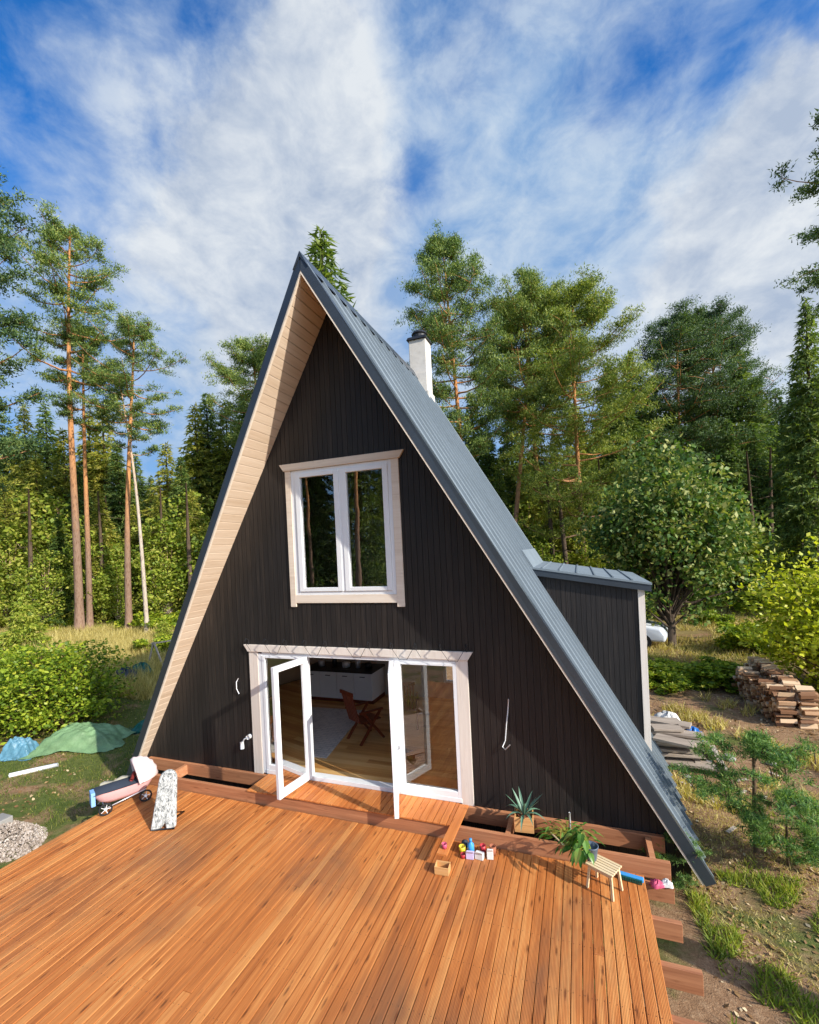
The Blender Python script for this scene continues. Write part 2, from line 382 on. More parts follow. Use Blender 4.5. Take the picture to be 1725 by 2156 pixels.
# roof: slabs, ribbed sheets, flashing, soffit
for s in (-1, 1):
    def P(x, y, drop=0.): return (s*x, y, ZA-drop-SL*x)
    rs = MB()
    rs.prism([P(0, -OVT+.03, .05), P(XF, -OVB+.03, .05), P(XF-.08, -OVB+.03, .20), P(0, -OVT+.03, .21)],
             [P(0, YB-.03, .05), P(XF, YB-.03, .05), P(XF-.08, YB-.03, .20), P(0, YB-.03, .21)])
    rs.build('roof_core', 'fascia', house)
    sh = MB(); nrm = np.array([s*SL, 0, 1.])/math.hypot(SL, 1)
    # ribbed sheet: profile runs across y, swept down the slope; front edge follows the raking verge
    pitch = .38; y = -OVT+.06
    prof = [(0, 0), (.003, .038), (.036, .038), (.039, 0), (.185, 0), (.188, .012), (.20, .012), (.203, 0), (.38, 0)]
    ys = []
    while y < YB-.05:
        for dy, h in prof[:-1]:
            if y+dy < YB-.02: ys.append((y+dy, h))
        y += pitch
    for (ya, ha), (yb, hb) in zip(ys[:-1], ys[1:]):
        def xstart(yv):   # distance down slope where the raking verge lets this strip begin
            z = ZA-(yv+OVT-.04)/(OVT-OVB)*(ZA-ZF) if yv < -OVB+.04 else ZF
            return max(0., min(XF, (ZA-z)/SL)) if yv < -OVB+.04 else XF
        la, lb = xstart(ya), xstart(yb)
        if la < .05: continue
        q = []
        for xx, yv, h in ((0, ya, ha), (la, ya, ha), (lb, yb, hb), (0, yb, hb)):
            q.append(np.array(P(xx, yv, .035))+nrm*h)
        # below the verge line nothing; above: full
        sh.add(q, [(0, 1, 2, 3)] if s < 0 else [(3, 2, 1, 0)])
    sh.build('roof_sheet', 'roof', house)
    # verge flashing: front face and top lap
    vf = MB(); lap = .15; d0 = -.012
    t0, t1 = np.array(P(0, -OVT, 0)), np.array(P(XF+.012, -OVB, 0))
    dn0, dn1 = np.array(P(0, -OVT, .225)), np.array(P(XF+.012, -OVB, 0))-nrm*.113
    nn = nrm*.018
    vf.prism([t0+nn, t1+nn, dn1, dn0], [t0+nn+(0, .028, 0), t1+nn+(0, .028, 0), dn1+(0, .028, 0), dn0+(0, .028, 0)])
    vf.prism([t0+nn+(0, .0285, 0), t1+nn+(0, .0285, 0), t1+(0, .0285, 0)-nrm*.004, t0+(0, .0285, 0)-nrm*.004], [t0+nn+(0, lap, 0), t1+nn+(0, lap, 0), t1+(0, lap, 0)-nrm*.004, t0+(0, lap, 0)-nrm*.004])
    vf.build('verge_flashing', 'fascia' if s < 0 else 'fascia', house)
    ww = MB()   # pale timber strip under the flashing
    a0, a1 = np.array(P(0, -OVT+.004, .226)), np.array(P(XF, -OVB+.004, 0))-nrm*.1135; b0, b1 = np.array(P(0, -OVT+.004, ZA-ZI+.012)), np.array(P(XF, -OVB+.004, 0))-nrm*.137
    ww.prism([a0, a1, b1, b0], [a0+(0, .04, 0), a1+(0, .04, 0), b1+(0, .04, 0), b0+(0, .04, 0)])
    ww.build('barge_strip', 'trimh', house)
    sf = MB(); L = 0.02; W_ = .15; cosn = 1/math.hypot(SL, 1)
    while L*cosn < XF-.14:
        x0, x1 = L*cosn, min((L+W_-.017)*cosn, XF-.12)
        def yf(x): return -(OVT+(OVB-OVT)*x/XF)+.046
        k = [P(x0, yf(x0), ZA-ZI), P(x1, yf(x1), ZA-ZI), P(x1, yf(x1), .235), P(x0, yf(x0), .235)]
        k2 = [P(x0, .0, ZA-ZI), P(x1, .0, ZA-ZI), P(x1, .0, .235), P(x0, .0, .235)]
        sf.prism(k, k2); L += W_
    sf.build('soffit', 'soffit', house)
    ev = MB(); ev.prism([P(XF, -OVB+.03, .03), P(XF+.012, -OVB+.03, .03), np.array(P(XF+.012, -OVB+.03, 0))-nrm*.11, np.array(P(XF, -OVB+.03, 0))-nrm*.11], [P(XF, YB, .03), P(XF+.012, YB, .03), np.array(P(XF+.012, YB, 0))-nrm*.11, np.array(P(XF, YB, 0))-nrm*.11]).build('eaves_flashing', 'fascia', house)
    # rear verge
    rv = MB(); rv.prism([P(0, YB-.16, -.03), P(XF, YB-.16, -.03), P(XF, YB-.16, .03), P(0, YB-.16, .03)], [P(0, YB, -.03), P(XF, YB, -.03), P(XF, YB, .26), P(0, YB, .26)]).build('rear_verge_flashing', 'roof', house)
rc = MB(); rc.prism([(-.13, -OVT-.006, ZA+.03-.13*SL), (0, -OVT-.006, ZA+.055), (.13, -OVT-.006, ZA+.03-.13*SL), (0, -OVT-.006, ZA-.03)],
                    [(-.13, YB, ZA+.03-.13*SL), (0, YB, ZA+.055), (.13, YB, ZA+.03-.13*SL), (0, YB, ZA-.03)]).build('ridge_cap', 'fascia', house)
# screws in the sheet
ch = MB(); ch.box(-.10, .34, 4.05, 4.49, 7.2, 9.06); chim = ch.build('chimney', 'chim', house, bevel=.015)
cc = MB(); cc.prism([(-.14, 4.0, 9.06), (.38, 4.0, 9.06), (.38, 4.53, 9.06), (-.14, 4.53, 9.06)], [(-.11, 4.03, 9.13), (.35, 4.03, 9.13), (.35, 4.5, 9.13), (-.11, 4.5, 9.13)])
cc.lathe((.12, 4.27, 9.13), [(.17, 0), (.17, .10), (.2, .13), (.17, .18), (.05, .20), (0, .2)], 14)
cc.build('chimney_cap', 'black', chim)
MB().box(-.16, -.102, 4.0, 4.5, 7.86, 8.28).box(.342, .38, 4.0, 4.5, 7.5, 7.74).box(-.102, .342, 4.01, 4.048, 7.6, 8.2).build('chimney_flashing', 'chim', chim)

# dormer on the right slope
dz = lambda x: 3.42-(x-2.85)*.168
dm = MB(); x = 2.88
while x < 4.60:
    a, b = x+.003, min(x+.085, 4.60)-.003
    lo = lambda q: max(-.2, ZA-SL*q-.1)
    dm.prism([(a, 2.2, lo(a)), (b, 2.2, lo(b)), (b, 2.2, dz(b)-.12), (a, 2.2, dz(a)-.12)], [(a, 2.22, lo(a)), (b, 2.22, lo(b)), (b, 2.22, dz(b)-.12), (a, 2.22, dz(a)-.12)]); x += .085
dm.prism([(2.88, 2.222, ZA-SL*2.88-.1), (4.66, 2.222, ZA-SL*4.66-.1), (4.66, 2.222, dz(4.66)-.12), (2.88, 2.222, dz(2.88)-.12)], [(2.88, 4.66, ZA-SL*2.88-.1), (4.66, 4.66, ZA-SL*4.66-.1), (4.66, 4.66, dz(4.66)-.12), (2.88, 4.66, dz(2.88)-.12)])
dor = dm.build('dormer', 'wall', house)
MB().box(4.585, 4.69, 2.172, 2.198, .12, dz(4.64)-.12).box(4.664, 4.69, 2.199, 2.32, .12, dz(4.68)-.12).build('corner_board', 'trim', dor, bevel=.003)
dr = MB(); a = [(2.55, dz(2.55)), (4.80, dz(4.80)), (4.80, dz(4.8)-.035), (2.55, dz(2.55)-.035)]
dr.prism([(q[0], 2.08, q[1]) for q in a], [(q[0], 5.1, q[1]) for q in a])
for k in range(1, 7):
    xx = 2.7+k*.3
    dr.prism([(xx-.012, 2.10, dz(xx)), (xx+.012, 2.10, dz(xx)), (xx+.012, 2.10, dz(xx)+.022), (xx-.012, 2.10, dz(xx)+.022)], [(xx-.012, 5.08, dz(xx)), (xx+.012, 5.08, dz(xx)), (xx+.012, 5.08, dz(xx)+.022), (xx-.012, 5.08, dz(xx)+.022)])
dr.build('dormer_roof', 'roof', dor)
a = [(2.62, dz(2.62)-.036), (4.79, dz(4.79)-.036), (4.79, dz(4.79)-.15), (2.62, dz(2.62)-.15)]
MB().prism([(q[0], 2.095, q[1]) for q in a], [(q[0], 2.165, q[1]) for q in a]).build('dormer_fascia', 'fascia', dor)
vfl = MB(); k_ = lambda x_, y_, h_: tuple(np.array((x_, y_, ZA-SL*x_))+np.array([SL, 0, 1.])/math.hypot(SL, 1)*h_)
vfl.prism([k_(2.62, 2.1, .035), k_(2.84, 2.1, .035), k_(2.84, 2.1, .0), k_(2.62, 2.1, .0)], [k_(2.62, 4.7, .035), k_(2.84, 4.7, .035), k_(2.84, 4.7, .0), k_(2.62, 4.7, .0)])
vfl.build('valley_flashing', 'roof', dor)

# upper window
wn = MB().box(-1.045, -.935, -.028, -.002, 2.965, 5.30).box(.935, 1.062, -.028, -.002, 2.965, 5.30).box(-.934, .934, -.026, -.003, 3.03, 3.165)
win = wn.build('upper_window', 'trimh', house, bevel=.004)
MB().prism([(-1.145, -.046, 5.42), (1.165, -.046, 5.42), (1.085, -.046, 5.302), (-1.065, -.046, 5.302)], [(-1.145, -.002, 5.42), (1.165, -.002, 5.42), (1.085, -.002, 5.302), (-1.065, -.002, 5.302)]).build('window_header', 'trimh', win, bevel=.004)
fr = MB().box(-.934, -.85, -.012, .12, 3.166, 5.299).box(.87, .934, -.012, .12, 3.166, 5.299).box(-.849, .869, -.012, .12, 5.235, 5.299).box(-.849, .869, -.012, .12, 3.166, 3.225)
fr.build('window_frame', 'white', win, bevel=.004)
for a, b in ((-.848, -.012), (.034, .868)):
    sa = MB().box(a, a+.09, -.03, .06, 3.226, 5.234).box(b-.09, b, -.03, .06, 3.226, 5.234).box(a+.091, b-.091, -.03, .06, 5.17, 5.234).box(a+.091, b-.091, -.03, .06, 3.226, 3.29)
    so_ = sa.build('sash', 'white', win, bevel=.005)
MB().add([(-.758, .012, 3.29), (-.102, .012, 3.29), (-.102, .012, 5.17), (-.758, .012, 5.17)], [(0, 1, 2, 3)]).build('pane', 'glassup', win)
MB().add([(.124, .012, 3.29), (.778, .012, 3.29), (.778, .012, 5.17), (.124, .012, 5.17)], [(0, 1, 2, 3)]).build('pane', 'glassup', win)
MB().box(-.011, .033, -.02, .08, 3.226, 5.234).build('mullion', 'white', win, bevel=.004)

# glazed doors
dcas = MB().box(-1.99, -1.80, -.03, -.002, -.02, 2.165).build('door_casing', 'trim', house, bevel=.004)
MB().box(1.84, 2.02, -.03, -.002, -.02, 2.165).build('door_casing', 'trim', house, bevel=.004)
MB().prism([(-2.09, -.05, 2.29), (2.11, -.05, 2.29), (2.03, -.05, 2.166), (-2.0, -.05, 2.166)], [(-2.09, -.002, 2.29), (2.11, -.002, 2.29), (2.03, -.002, 2.166), (-2.0, -.002, 2.166)]).build('door_header', 'trim', dcas, bevel=.005)
fr = MB().box(-1.799, -1.72, -.02, .1, .0, 2.135).box(1.845, 1.87, -.02, .1, .0, 2.135).box(-1.719, 1.844, -.018, .1, 2.10, 2.164).box(-1.719, 1.844, -.035, .12, -.0, .07)
fr.box(-.87, -.80, -.02, .09, .071, 2.099).box(.80, .87, -.02, .09, .071, 2.099)
dfr = fr.build('door_frame', 'white', house, bevel=.005)
for a, b in ((-1.719, -.871), (.871, 1.844)):
    q = MB().box(a, a+.06, -.028, .05, .071, 2.099).box(b-.06, b, -.028, .05, .071, 2.099).box(a+.061, b-.061, -.028, .05, 2.06, 2.099).box(a+.061, b-.061, -.028, .05, .071, .16).build('side_light', 'white', house, bevel=.005)
    MB().add([(a+.06, .012, .16), (b-.06, .012, .16), (b-.06, .012, 2.06), (a+.06, .012, 2.06)], [(0, 1, 2, 3)]).build('pane', 'glass', q)
def leaf(hx, hy, ex, ey, handle_side):
    h = np.array([hx, hy, 0.]); e = np.array([ex, ey, 0.]); u = (e-h); Lw = np.linalg.norm(u); u /= Lw; nv = np.array([-u[1], u[0], 0.])
    def blk(mb, s0, s1, z0, z1, th=.032):
        k = []
        for t in (-th, th): k.append([h+u*s0+nv*t+(0, 0, z0), h+u*s1+nv*t+(0, 0, z0), h+u*s1+nv*t+(0, 0, z1), h+u*s0+nv*t+(0, 0, z1)])
        mb.prism(k[0], k[1])
    z0, z1 = .055, 2.12; fw_ = .095
    mb = MB(); blk(mb, 0, fw_, z0, z1); blk(mb, Lw-fw_, Lw, z0, z1); blk(mb, fw_+.001, Lw-fw_-.001, z1-fw_, z1); blk(mb, fw_+.001, Lw-fw_-.001, z0, z0+fw_+.02)
    lf = mb.build('door_leaf', 'white', house, bevel=.006)
    k = [h+u*fw_+(0, 0, z0+fw_+.02), h+u*(Lw-fw_)+(0, 0, z0+fw_+.02), h+u*(Lw-fw_)+(0, 0, z1-fw_), h+u*fw_+(0, 0, z1-fw_)]
    MB().add(k, [(0, 1, 2, 3)]).build('pane', 'glass', lf)
    c = h+u*(Lw-.045)+nv*.045*handle_side+(0, 0, 1.02)
    MB().tube([c-nv*.02*handle_side, c+nv*.03*handle_side], .012, 8).tube([c+nv*.03*handle_side, c+nv*.03*handle_side-u*.12], .010, 8).build('handle', 'steel', lf, smooth=True)
leaf(-.79, -.045, -.90, -.80, -1)
leaf(.79, -.045, 1.075, -.76, 1)
# brackets along the header
for k in range(11):
    x = -1.98+k*.4
    hk = MB().tube([(x, -.035, 2.20), (x, -.036, 2.38), (x+.006, -.10, 2.41), (x+.01, -.15, 2.37)], .009, 6)
    if k < 10: hk.tube([(x+.01, -.15, 2.37), (x+.14, -.12, 2.16), (x+.27, -.12, 2.16), (x+.41, -.15, 2.37)] if k % 2 else [(x+.01, -.15, 2.37), (x+.10, -.11, 2.20)], .004, 4)
    hk.build('header_hook', 'black', dcas, smooth=True)
cb = MB().tube([(2.60, -.006, 1.62), (2.585, -.02, 1.45), (2.555, -.02, 1.25), (2.53, -.025, 1.02), (2.49, -.05, .93), (2.53, -.07, .90), (2.60, -.05, .97)], .008, 6).build('loose_wall_cable', 'white', house, smooth=True)
MB().tube([(-2.27, -.006, 1.66), (-2.29, -.04, 1.6), (-2.285, -.05, 1.48), (-2.26, -.02, 1.38)], .008, 6).build('loose_wall_cable', 'white', house, smooth=True)
MB().lathe((0, 0, 0), [(.04, 0), (.04, .03), (.0, .03)], 12)
sk = MB(); sk.tube([(-2.07, -.06, .62), (-2.12, -.10, .60), (-2.17, -.06, .56), (-2.2, -.06, .50)], .012, 8); sk.tube([(-2.07, -.002, .62), (-2.07, -.07, .62)], .04, 10); sk.tube([(-2.22, -.05, .52), (-2.20, -.07, .40)], .035, 10)
sk.build('wall_tap', 'white', house, smooth=True)

# ------------------------------------------------------------------ deck
deck = thing('timber_deck', (0, -3.5, -.6), 'large orange larch terrace of narrow boards in front of the cabin', 'deck')
db = MB(); x = -3.86; pw = .101
def bz(h): return h+random.uniform(-.0015, .0015)
while x < 4.2:
    x1 = min(x+pw-.0075, 4.245); y = -.605-random.uniform(0, .008)
    yend = -6.6; cutk = [y]
    if random.random() < .45: cutk.append(random.uniform(-5.5, -1.6))
    cutk.append(yend)
    for a, b in zip(cutk[:-1], cutk[1:]):
        z = bz(-.2); db.box(x, x1, b+.002, a-.002, z-.028, z)
    x += pw
db.build('deck_boards', 'deck', deck, bevel=.003, seg=1)
scw = MB()
for yy_ in [-.73, -1.28, -1.85, -2.39, -2.98, -3.58, -4.18, -4.78]:
    xx = -3.86
    while xx < 4.2:
        for dx in (.018, .075): scw.lathe((xx+dx, yy_+random.uniform(-.006, .006), -.199), [(.0036, 0), (.0036, .0013), (0, .0014)], 5)
        xx += pw
tag(scw.build('board_screws', 'black', deck), kind='stuff')
yj = [-.70, -1.25, -1.82, -2.36, -2.95, -3.55, -4.15, -4.75, -5.35, -5.95, -6.5]
for i, y in enumerate(yj):
    MB().box(-3.84 if i else -3.82, [4.52, 4.50, 4.56, 4.60, 4.5][min(i, 4)]+.0, y, y+.06, -.43+random.uniform(-.01, .01), -.2292).build('joist', 'joist', deck, bevel=.004)
MB().box(-4.54, 4.53, -.065, -.008, -.24, -.022).build('ledger_joist', 'joist', deck, bevel=.004)
MB().box(-3.95, 4.51, -.585, -.525, -.24, -.024).build('front_joist', 'joist', deck, bevel=.004)
for x in (2.55, 4.3, -3.6): MB().box(x, x+.065, -.5235, -.0665, -.22, -.05).build('cross_joist', 'joist', deck)
for i, y in enumerate((-.75, -2.4, -4.2)):
    for x in (-3.7, 0, 4.1): MB().box(x, x+.14, y-.2, y-.06, -.85, -.431).build('deck_post', 'joist', deck)
stp = MB(); x = -1.68
while x < 1.80:
    x1 = min(x+pw-.0075, 1.80); z = bz(.003); stp.box(x, x1, -.60-random.uniform(0, .006), -.037, z-.024, z); x += pw
stp.build('step_boards', 'step', deck, bevel=.003, seg=1)
lb = MB(); lb.prism([(1.815, -.06, .004), (1.945, -.06, .004), (1.945, -.06, -.02), (1.815, -.06, -.02)], [(1.80, -1.22, .004), (1.93, -1.22, .004), (1.93, -1.22, -.02), (1.80, -1.22, -.02)])
tag(lb.build('loose_deck_board', 'step'), 'single orange board overhanging the terrace at the right end of the door step', 'plank')

# ------------------------------------------------------------------ inside the cabin
kc = thing('kitchen_counter', (-2.2, 3.9, .02), 'white kitchen base units with dark worktop along the back wall', 'kitchen counter')
for k in range(4):
    x0 = -3.35+k*.5
    MB().box(x0+.004, x0+.496, 3.62, 4.4, .12, .80).build('cabinet_door', 'white', kc, bevel=.004)
    MB().box(x0+.18, x0+.32, 3.60, 3.619, .70, .715).build('handle', 'black', kc)
MB().box(-3.37, -1.33, 3.60, 4.45, .801, .84).build('worktop', 'black', kc)
MB().box(-3.35, -1.35, 3.68, 4.4, .021, .119).build('plinth', 'redwood', kc)
for x, h, r, mm in ((-3.0, .16, .09, 'steel'), (-2.6, .22, .06, 'black'), (-2.25, .12, .11, 'white'), (-1.9, .2, .07, 'steel'), (-1.6, .13, .09, 'black')):
    o = MB().lathe((x, 4.0, .841), [(r*.9, 0), (r, h*.5), (r, h), (r*.6, h+.02), (0, h+.03)], 14).build('cooking_pot', mm, smooth=True)
    tag(o, 'small pot standing on the dark kitchen worktop', 'pot', 'pots on the kitchen worktop')
rug = MB(); n = 14
rug.prism([(-3.0, .62, .022), (-.95, .72, .022), (-1.35, 3.2, .022), (-3.2, 3.1, .022)], [(-3.0, .62, .034), (-.95, .72, .034), (-1.35, 3.2, .034), (-3.2, 3.1, .034)])
def rugm():
    m, N = mat('rug_weave'); co = obj_co(N); n = N.noise(co, 3, 5, .6, 1.5); b = N.n('ShaderNodeTexBrick', i={'Vector': co, 'Scale': 3., 'Color1': (.62, .60, .57, 1), 'Color2': (.52, .52, .52, 1), 'Mortar': (.28, .32, .36, 1)})
    return finish(m, N, N.mix(N.ramp(n, [(.4, 0.), (.6, .6)]), b.outputs[0], (.66, .65, .63)), .95, N.noise(co, 90, 2), .5, .004)
M['rug'] = rugm()
tag(rug.build('rug', 'rug'), 'pale grey patterned rug on the wooden floor inside the doors', 'rug')
def wood_chair(loc, rz, label):
    t = thing('wooden_armchair', loc, label, 'chair', None, rz)
    for s in (-1, 1):
        MB().bar((s*.24, -.28, 0), (s*.24, .20, .62), .03, .05).build('leg', 'redwood', t, True)
        MB().bar((s*.24, .30, 0), (s*.24, -.22, .60), .03, .05).build('leg', 'redwood', t, True)
        MB().bar((s*.26, -.26, .62), (s*.26, .30, .64), .05, .03).build('armrest', 'redwood', t, True)
    st = MB()
    for k in range(8): st.box(-.22, .22, -.24+k*.06, -.19+k*.06, .40, .425)
    st.build('seat', 'redwood', t, True)
    b = MB()
    for k in range(7): b.bar((-.18+k*.06, .26, .42), (-.18+k*.06, .42, 1.02), .04, .018, (0, 1, 0))
    b.bar((-.23, .425, 1.03), (.23, .425, 1.03), .03, .07); b.build('backrest', 'redwood', t, True)
    MB().bar((-.23, -.05, .30), (.23, -.05, .30), .03, .03).build('stretcher', 'redwood', t, True)
    return t
wood_chair((-.62, 1.75, .021), R(150), 'dark red wooden garden armchair nearest the open doors')
wood_chair((-.05, 2.6, .021), R(200), 'dark red wooden garden armchair further inside, behind the one nearest the doors')

# ------------------------------------------------------------------ vegetation builders
def bark(name, lo, hi, z0, z1, cracks=(.03, .02, .015)):
    m, N = mat(name); co = obj_co(N); s = N.n('ShaderNodeSeparateXYZ', i={0: N.n('ShaderNodeTexCoord').outputs['Generated']})
    n = N.noise(N.mapping(co, (3, 3, .8)), 3, 8, .7, .3)
    zf = N.math('ADD', s.outputs[2], N.math('MULTIPLY', N.math('SUBTRACT', n, .5), .25))
    c = N.ramp(zf, [(z0, lo), (z1, hi)])
    c = N.mix(N.ramp(N.noise(N.mapping(co, (9, 9, 1.6)), 2, 6, .7), [(.50, 0.), (.62, .75)]), c, cracks)
    return finish(m, N, c, .9, n, .8, .03, spec=.15)
M['pinebark'] = bark('pine_bark', (.26, .17, .12), (.56, .26, .10), .25, .5, (.12, .06, .035))
M['sprucebark'] = bark('spruce_bark', (.10, .075, .055), (.13, .09, .06), .1, .8)
M['birchbark'] = bark('pale_bark', (.50, .42, .34), (.60, .40, .24), .5, .8, (.14, .08, .05))
M['twig'] = paint('twig_bark', (.12, .075, .04), .3, .85, 5)
M['pine'] = leafmat('pine_needles', [(.030, .065, .020), (.085, .15, .040), (.19, .27, .060), (.38, .42, .10)], .32, 1.0)
M['pinewarm'] = leafmat('pine_needles_olive', [(.045, .085, .02), (.12, .18, .036), (.25, .32, .055), (.46, .46, .09)], .35, .5)
M['pinedark'] = leafmat('pine_needles_dark', [(.020, .050, .022), (.05, .10, .038), (.11, .18, .055), (.22, .29, .08)], .3, .6)
M['spruce'] = leafmat('spruce_needles', [(.03, .065, .020), (.07, .13, .034), (.15, .22, .05), (.27, .33, .08)], .36, .5)
M['spruceolive'] = leafmat('spruce_needles_olive', [(.07, .105, .02), (.19, .23, .035), (.35, .36, .055), (.52, .45, .09)], .4, .5)
M['maple'] = leafmat('maple_leaves', [(.018, .055, .012), (.055, .125, .026), (.14, .23, .045), (.42, .42, .14)], .3, 1.1, .55)
M['bushleaf'] = leafmat('bush_leaves', [(.05, .10, .010), (.16, .25, .02), (.34, .43, .035), (.55, .54, .06)], .35, 1.6, .4)
M['yellowleaf'] = leafmat('yellow_leaves', [(.16, .22, .015), (.42, .47, .03), (.56, .60, .05), (.66, .60, .08)], .4, 1.2, .4)
M['saplingleaf'] = leafmat('sapling_needles', [(.03, .09, .035), (.08, .18, .05), (.17, .30, .07), (.30, .40, .10)], .35, 2.)
M['weed'] = leafmat('weed_leaves', [(.07, .12, .018), (.18, .26, .03), (.34, .40, .05), (.46, .44, .09)], .35, 1.2)
M['drygrass'] = leafmat('dry_grass', [(.22, .18, .05), (.42, .34, .11), (.60, .50, .18), (.72, .62, .28)], .35, .8)
M['grass'] = leafmat('green_grass', [(.05, .08, .014), (.11, .16, .022), (.20, .24, .035), (.30, .27, .07)], .35, .8)
M['aloe'] = paint('aloe_leaf', (.10, .20, .13), .25, .45, 8)
M['potplant'] = leafmat('houseplant_leaves', [(.03, .09, .015), (.07, .19, .03), (.16, .32, .06), (.36, .20, .05)], .3, 6., .35)

def rdir(r, n, up=0.):
    v = r.normal(size=(n, 3)); v[:, 2] += up; return v/np.linalg.norm(v, axis=1, keepdims=True)
def spikes(r, c, L, wd, up=.3):
    """thin triangles standing out from points c"""
    n = len(c); d = rdir(r, n, up); a = np.cross(d, r.normal(size=(n, 3))); a /= np.linalg.norm(a, axis=1, keepdims=True)+1e-9
    l = L*(.6+.8*r.random((n, 1))); ww = wd*(.6+.8*r.random((n, 1)))
    return np.stack([c-a*ww, c+a*ww, c+d*l], 1)
def leaves(r, c, size, tilt=.9):
    """pointed four-cornered leaves"""
    n = len(c); nr = rdir(r, n, tilt); a = np.cross(nr, r.normal(size=(n, 3))); a /= np.linalg.norm(a, axis=1, keepdims=True)+1e-9; b = np.cross(nr, a)
    s = size*(.55+.9*r.random((n, 1)))
    return np.stack([c-a*s*.5, c+b*s*.34+nr*s*.08, c+a*s*.6, c-b*s*.34+nr*s*.08], 1)

def pine(name, H, start, spread, seed, ml, nb=40, lean=0., dens=1., tr=.021, barkm='pinebark', top=.55, pad=.5, nL=.17, nW=.028, mul=85, topr=.35):
    r = np.random.default_rng(seed); root = thing(name, (0, 0, 0), '', 'tree')
    t = np.linspace(0, 1, 14); px = lean*t**1.5*H*.08+.12*H/22*np.sin(t*5+seed); py = (.12*np.cos(t*4+seed)-.12)*H/22
    tp = np.stack([px, py, t*H], 1); tr_ = H*tr*(1-t*.88)*.5+.02; tr_[0] *= 1.25
    tm = MB(); tm.tube(tp, tr_, 10)
    cen = []
    for k in range(nb):
        h = start+(1-start)*((k+.5)/nb)**.9*.985; h = min(h+r.normal()*.012, .99)
        base = np.array([np.interp(h, t, tp[:, 0]), np.interp(h, t, tp[:, 1]), h*H])
        u = (h-start)/(1-start); env = (math.sin(math.pi*min(1, .22+u*.72)))**.7*(1 if u < .75 else 1-(u-.75)*top*2.2)
        L = spread*env*(.55+.6*r.random()); a = k*2.4+r.normal()*.5
        up = .05+.38*u+r.normal()*.10
        d = np.array([math.cos(a), math.sin(a), 0.]); s = np.linspace(0, 1, 6)[:, None]
        pts = base+d*L*s+np.array([0, 0, 1.])*L*(up*s+.14*s**2-.10*np.sin(s*3))
        pts = pts+np.cumsum(r.normal(size=pts.shape)*.05*L/4, 0)
        tm.tube(pts, np.linspace(.05, .012, 6)*(1.3-u*.6)*H/22, 4, False)
        for q in range(int(14*dens)):
            f = .35+.68*r.random(); p = np.array([np.interp(f, s[:, 0], pts[:, i]) for i in range(3)])
            side = np.cross(d, (0, 0, 1.))*r.normal()*L*.20*(1.2-f*.3)
            e = p+side+d*r.random()*.25+np.array([0, 0, abs(r.normal())*.15])
            if q % 2 == 0: tm.tube([p, (p+e)/2+(0, 0, .05), e], [.014, .011, .006], 3, False)
            cen.append((e, pad*(.6+.7*r.random())))
    for q in range(int(14*dens)):
        cen.append((tp[-1]+r.normal(size=3)*topr*(1, 1, 1.4)-(0, 0, topr), pad*.8))
    c = []
    for e, rad in cen:
        m_ = int(mul*(rad/pad)**1.5)+6; o = r.normal(size=(m_, 3))*(rad*.33, rad*.33, rad*.17); c.append(e+o)
    c = np.concatenate(c)
    tm.build('trunk', barkm, root, True, smooth=True)
    soup('crown', ml, spikes(r, c, nL, nW, .7), 3, root)
    return root

def spruce(name, H, Rb, seed, ml, start=.06, droop=.35, dens=1., whorl=.42, taper=.9):
    r = np.random.default_rng(seed); root = thing(name, (0, 0, 0), '', 'tree'); tm = MB()
    tm.tube([(0, 0, 0), (0, 0, H*.5), (0, 0, H)], [H*.011+.03, H*.007+.02, .012], 8)
    C_ = []; S_ = []
    z = H*start
    while z < H*.985:
        u = (z/H-start)/(1-start); Rr = Rb*(1-u)**taper*(.35+.65*min(1, u*6+.35)); nb = 7 if Rr > 1 else 5
        a0 = r.random()*6.3
        for k in range(nb):
            a = a0+k*6.283/nb+r.normal()*.25; L = Rr*(.65+.5*r.random()); d = np.array([math.cos(a), math.sin(a), 0]); zz_ = z+r.normal()*.12
            m_ = max(8, int(L*34*dens)); f = r.random(m_)**.75; sd = r.normal(size=m_)*(.16+.20*L*.4)*(1.1-f*.55)
            pz = zz_+L*(.16*np.sin(f*3.1)-droop*f**1.5+.10*f**4)
            p = np.stack([d[0]*L*f-d[1]*sd, d[1]*L*f+d[0]*sd, pz-np.abs(sd)*.35+r.normal(size=m_)*.04], 1)
            C_.append(p)
            if L > .9: tm.tube([(0, 0, zz_), d*L*.5+(0, 0, zz_+L*(.16-droop*.35)), d*L*.9+(0, 0, zz_+L*(-droop*.8))], [.03, .018, .006], 3, False)
        z += whorl*(.75+.5*r.random())*(1.1-u*.45)
    c = np.concatenate(C_); n = len(c)
    d = rdir(r, n, -.9); out_ = c*(1, 1, 0); out_ /= np.linalg.norm(out_, axis=1, keepdims=True)+1e-6; d = d*.9+out_*.8; d /= np.linalg.norm(d, axis=1, keepdims=True)
    a = np.cross(d, r.normal(size=(n, 3))); a /= np.linalg.norm(a, axis=1, keepdims=True)
    l = .30*(.6+.8*r.random((n, 1)))*(.6+.4*H/18); wd = .055*(.6+.8*r.random((n, 1)))*(.6+.4*H/18)
    tm.build('trunk', 'sprucebark', root, True, smooth=True)
    soup('crown', ml, np.stack([c-a*wd, c+a*wd, c+d*l], 1), 3, root)
    return root

